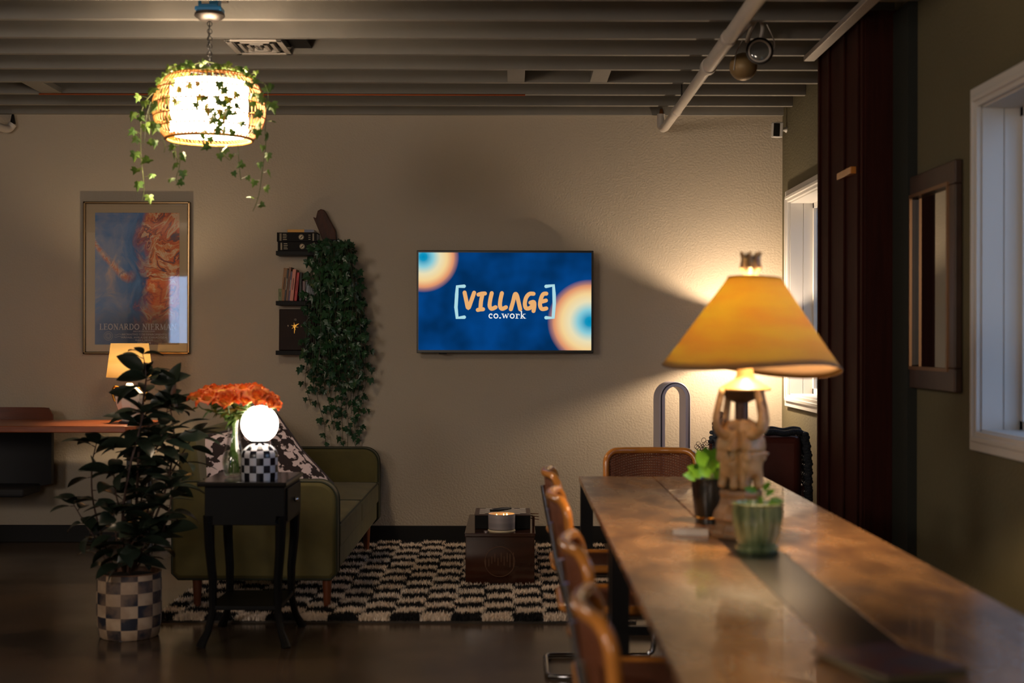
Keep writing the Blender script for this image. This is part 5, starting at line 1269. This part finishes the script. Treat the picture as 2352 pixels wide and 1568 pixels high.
# ------------------------------------------------------------------ corner: floor lamp, fan, armchair
FX, FY, FZ = X_(1714,9.52), 9.52, 1.42
t = thing('floor_lamp', (FX,FY,0), 'floor lamp in the right corner hidden behind the big amber shade', 'floor lamp')
mb = MB(); mb.lathe([(.155,FZ+.095),(.185,FZ-.082)], c=(FX,FY,0), seg=40); o = mb.build('lamp_shade', shade_mat('linen_shade', (200,180,150), (190,170,140), .12), t)
o.modifiers.new('t','SOLIDIFY').thickness = .003
MB().sphere((FX,FY,FZ), .024).build('bulb', emis('corner_bulb', (255,224,188), CORNER_E), t)
MB().tube([(FX,FY,.02),(FX,FY,FZ-.03)], .010, 10).build('pole', M['metal_black'], t)
MB().lathe([(.001,0),(.13,0),(.13,.015),(.02,.025),(.001,.03)], c=(FX,FY,0), seg=32).build('base', M['metal_black'], t)
# bladeless fan
fx_, fy_ = X_(1543.5,9.42), 9.42
t = thing('bladeless_fan', (fx_,fy_,0), 'tall silver oval loop fan standing by the back wall', 'fan')
def loop(w_, ztop_, zbot, n=20):
    r = w_; p = [(r*cos(pi*i/n), ztop_-r+r*sin(pi*i/n)) for i in range(n+1)]
    p += [(-r*cos(pi*i/n), zbot+r-r*sin(pi*i/n)) for i in range(n+1)]; return p
zt_ = Z_(875,9.42); A = loop(.11,zt_,.26); B = loop(.072,zt_-.032,.30); n = len(A)
fanrot = Matrix.Translation((fx_,fy_,0)) @ rz(R(16))
mb = MB(); vs = [(x,-.055,z) for x,z in A]+[(x,.055,z) for x,z in A]+[(x,-.062,z) for x,z in B]+[(x*1.05,.055,z) for x,z in B]
fs = []
for i in range(n):
    j = (i+1) % n; fs += [(i,j,n+j,n+i),(2*n+i,3*n+i,3*n+j,2*n+j),(i,2*n+i,2*n+j,j),(n+i,n+j,3*n+j,3*n+i)]
mb.add(vs, fs, fanrot); mb.build('loop', mat('silver_plastic', (206,200,212), .35, metal=.1), t, bevel=.003)
MB().tube([fanrot @ Vector((x*.99,-.061,z)) for x,z in loop(.100,zt_-.009,.27)], .0035, 6, closed=True).build('trim_ring', mat('dark_blue_trim', (26,28,48), .3), t)
MB().lathe([(.001,0),(.085,0),(.09,.01),(.075,.03),(.062,.05),(.06,.24),(.05,.275),(.001,.28)], c=(fx_,fy_,0), seg=32).build('base', mat('fan_base', (150,148,154), .35, metal=.4), t)
# armchair
ax, ay = 1.46, 8.72
t = thing('armchair', (ax,ay,0), 'brown leather armchair in the right corner seen from behind', 'armchair')
LM = M['leather']; q0 = rz(R(-4)); 
def ab(x,y,z,dx,dy,dz,nm,bv=.035):
    mb = MB(); mb.box((x,y,z),(dx,dy,dz)); mb.v = [tuple(Matrix.Translation((ax,ay,0)) @ q0 @ Vector(v)) for v in mb.v]; return mb.build(nm, LM, t, bevel=bv)
ab(0,-.30,.575,.54,.13,.56,'backrest',.05); ab(0,.04,.33,.5,.56,.16,'seat_cushion',.04); ab(-.29,.02,.40,.11,.66,.32,'arm',.04); ab(.29,.02,.40,.11,.66,.32,'arm',.04); ab(0,0,.19,.6,.64,.13,'base',.03)
for sx in (-1,1):
    for sy in (-1,1): MB().tube([(ax+sx*.24,ay+sy*.25,.14),(ax+sx*.25,ay+sy*.27,0)], [.022,.015], 10).build('leg', M['legwood'], t)
# chunky knit throw
mb = MB()
def kn(p, r): mb.sphere(p, r, 8, 6, (1,1,.8), rot=rz(random.uniform(0,3)))
for k in range(26):
    f = k/25; x = 1.52+.19*f; z = .868+.005*sin(f*9); 
    for dy in (-.37,-.31,-.25): kn((x-.02,ay+dy,z+(.012 if dy==-.31 else 0)), .023)
for k in range(30):
    z = .86-.5*k/29
    for dy in (-.39,-.34,-.29,-.24,-.19): kn((ax+.258+.022*sin(pi*min(1,k/12)*.5)+.004*sin(k*2.1), ay+dy-.01, z), .021)
tag(mb.build('knit_throw', M['knit'], None), 'chunky dark navy knitted throw hanging over the right edge of the armchair', 'throw')
mb = MB()
for k in range(26):
    a = k*2.4; z = .985-.0045*k*1.4; r = .012+.0016*k; kn((X_(1652,8.2)+r*cos(a), 8.2+r*sin(a), z), .017)
sv = thing('bead_sculpture', (X_(1652,8.2),8.2,.61), 'small grey-blue knobbly ornament standing beside the lamp figure', 'ornament')
mb.tube([(X_(1652,8.2),8.2,.61),(X_(1652,8.2),8.2,.9)], [.05,.035], 10); mb.build('beads', M['knit_grey'], sv)
st_ = thing('corner_table', (X_(1632,8.14),8.14,0), 'small dark round stand behind the head chair', 'side table')
MB().lathe([(.001,.585),(.15,.585),(.15,.61),(.001,.61)], c=(X_(1632,8.14),8.14,0), seg=32).build('tabletop', M['satin_black'], st_)
MB().tube([(X_(1632,8.14),8.14,0),(X_(1632,8.14),8.14,.585)], .02, 10).build('pedestal', M['satin_black'], st_)
MB().lathe([(.001,0),(.11,0),(.1,.02),(.001,.03)], c=(X_(1632,8.14),8.14,0), seg=24).build('base', M['satin_black'], st_)
bk = thing('wire_basket', (X_(1618,8.1),8.1,.61), 'basket of looped dark wire on the stand beside the knobbly ornament', 'basket')
mb = MB()
for k in range(60):
    a = random.uniform(0,2*pi); r = random.uniform(.0,.07); c = Vector((X_(1618,8.1)+r*cos(a), 8.1+r*sin(a), random.uniform(.70,.835)))
    m3 = Matrix.Rotation(random.uniform(0,3),3,'Z') @ Matrix.Rotation(random.uniform(-.6,.6)+pi/2,3,'X'); rr = random.uniform(.011,.016)
    mb.tube([c+m3 @ Vector((rr*cos(2*pi*i/14),rr*sin(2*pi*i/14),0)) for i in range(14)], .0016, 4, closed=True)
mb.build('wire_coils', mat('dark_wire', (60,44,46), .4, metal=.6), bk)
MB().lathe([(.05,.61),(.075,.70),(.078,.705),(.07,.70),(.001,.615)], c=(X_(1618,8.1),8.1,0), seg=24).build('bowl', M['satin_black'], bk)
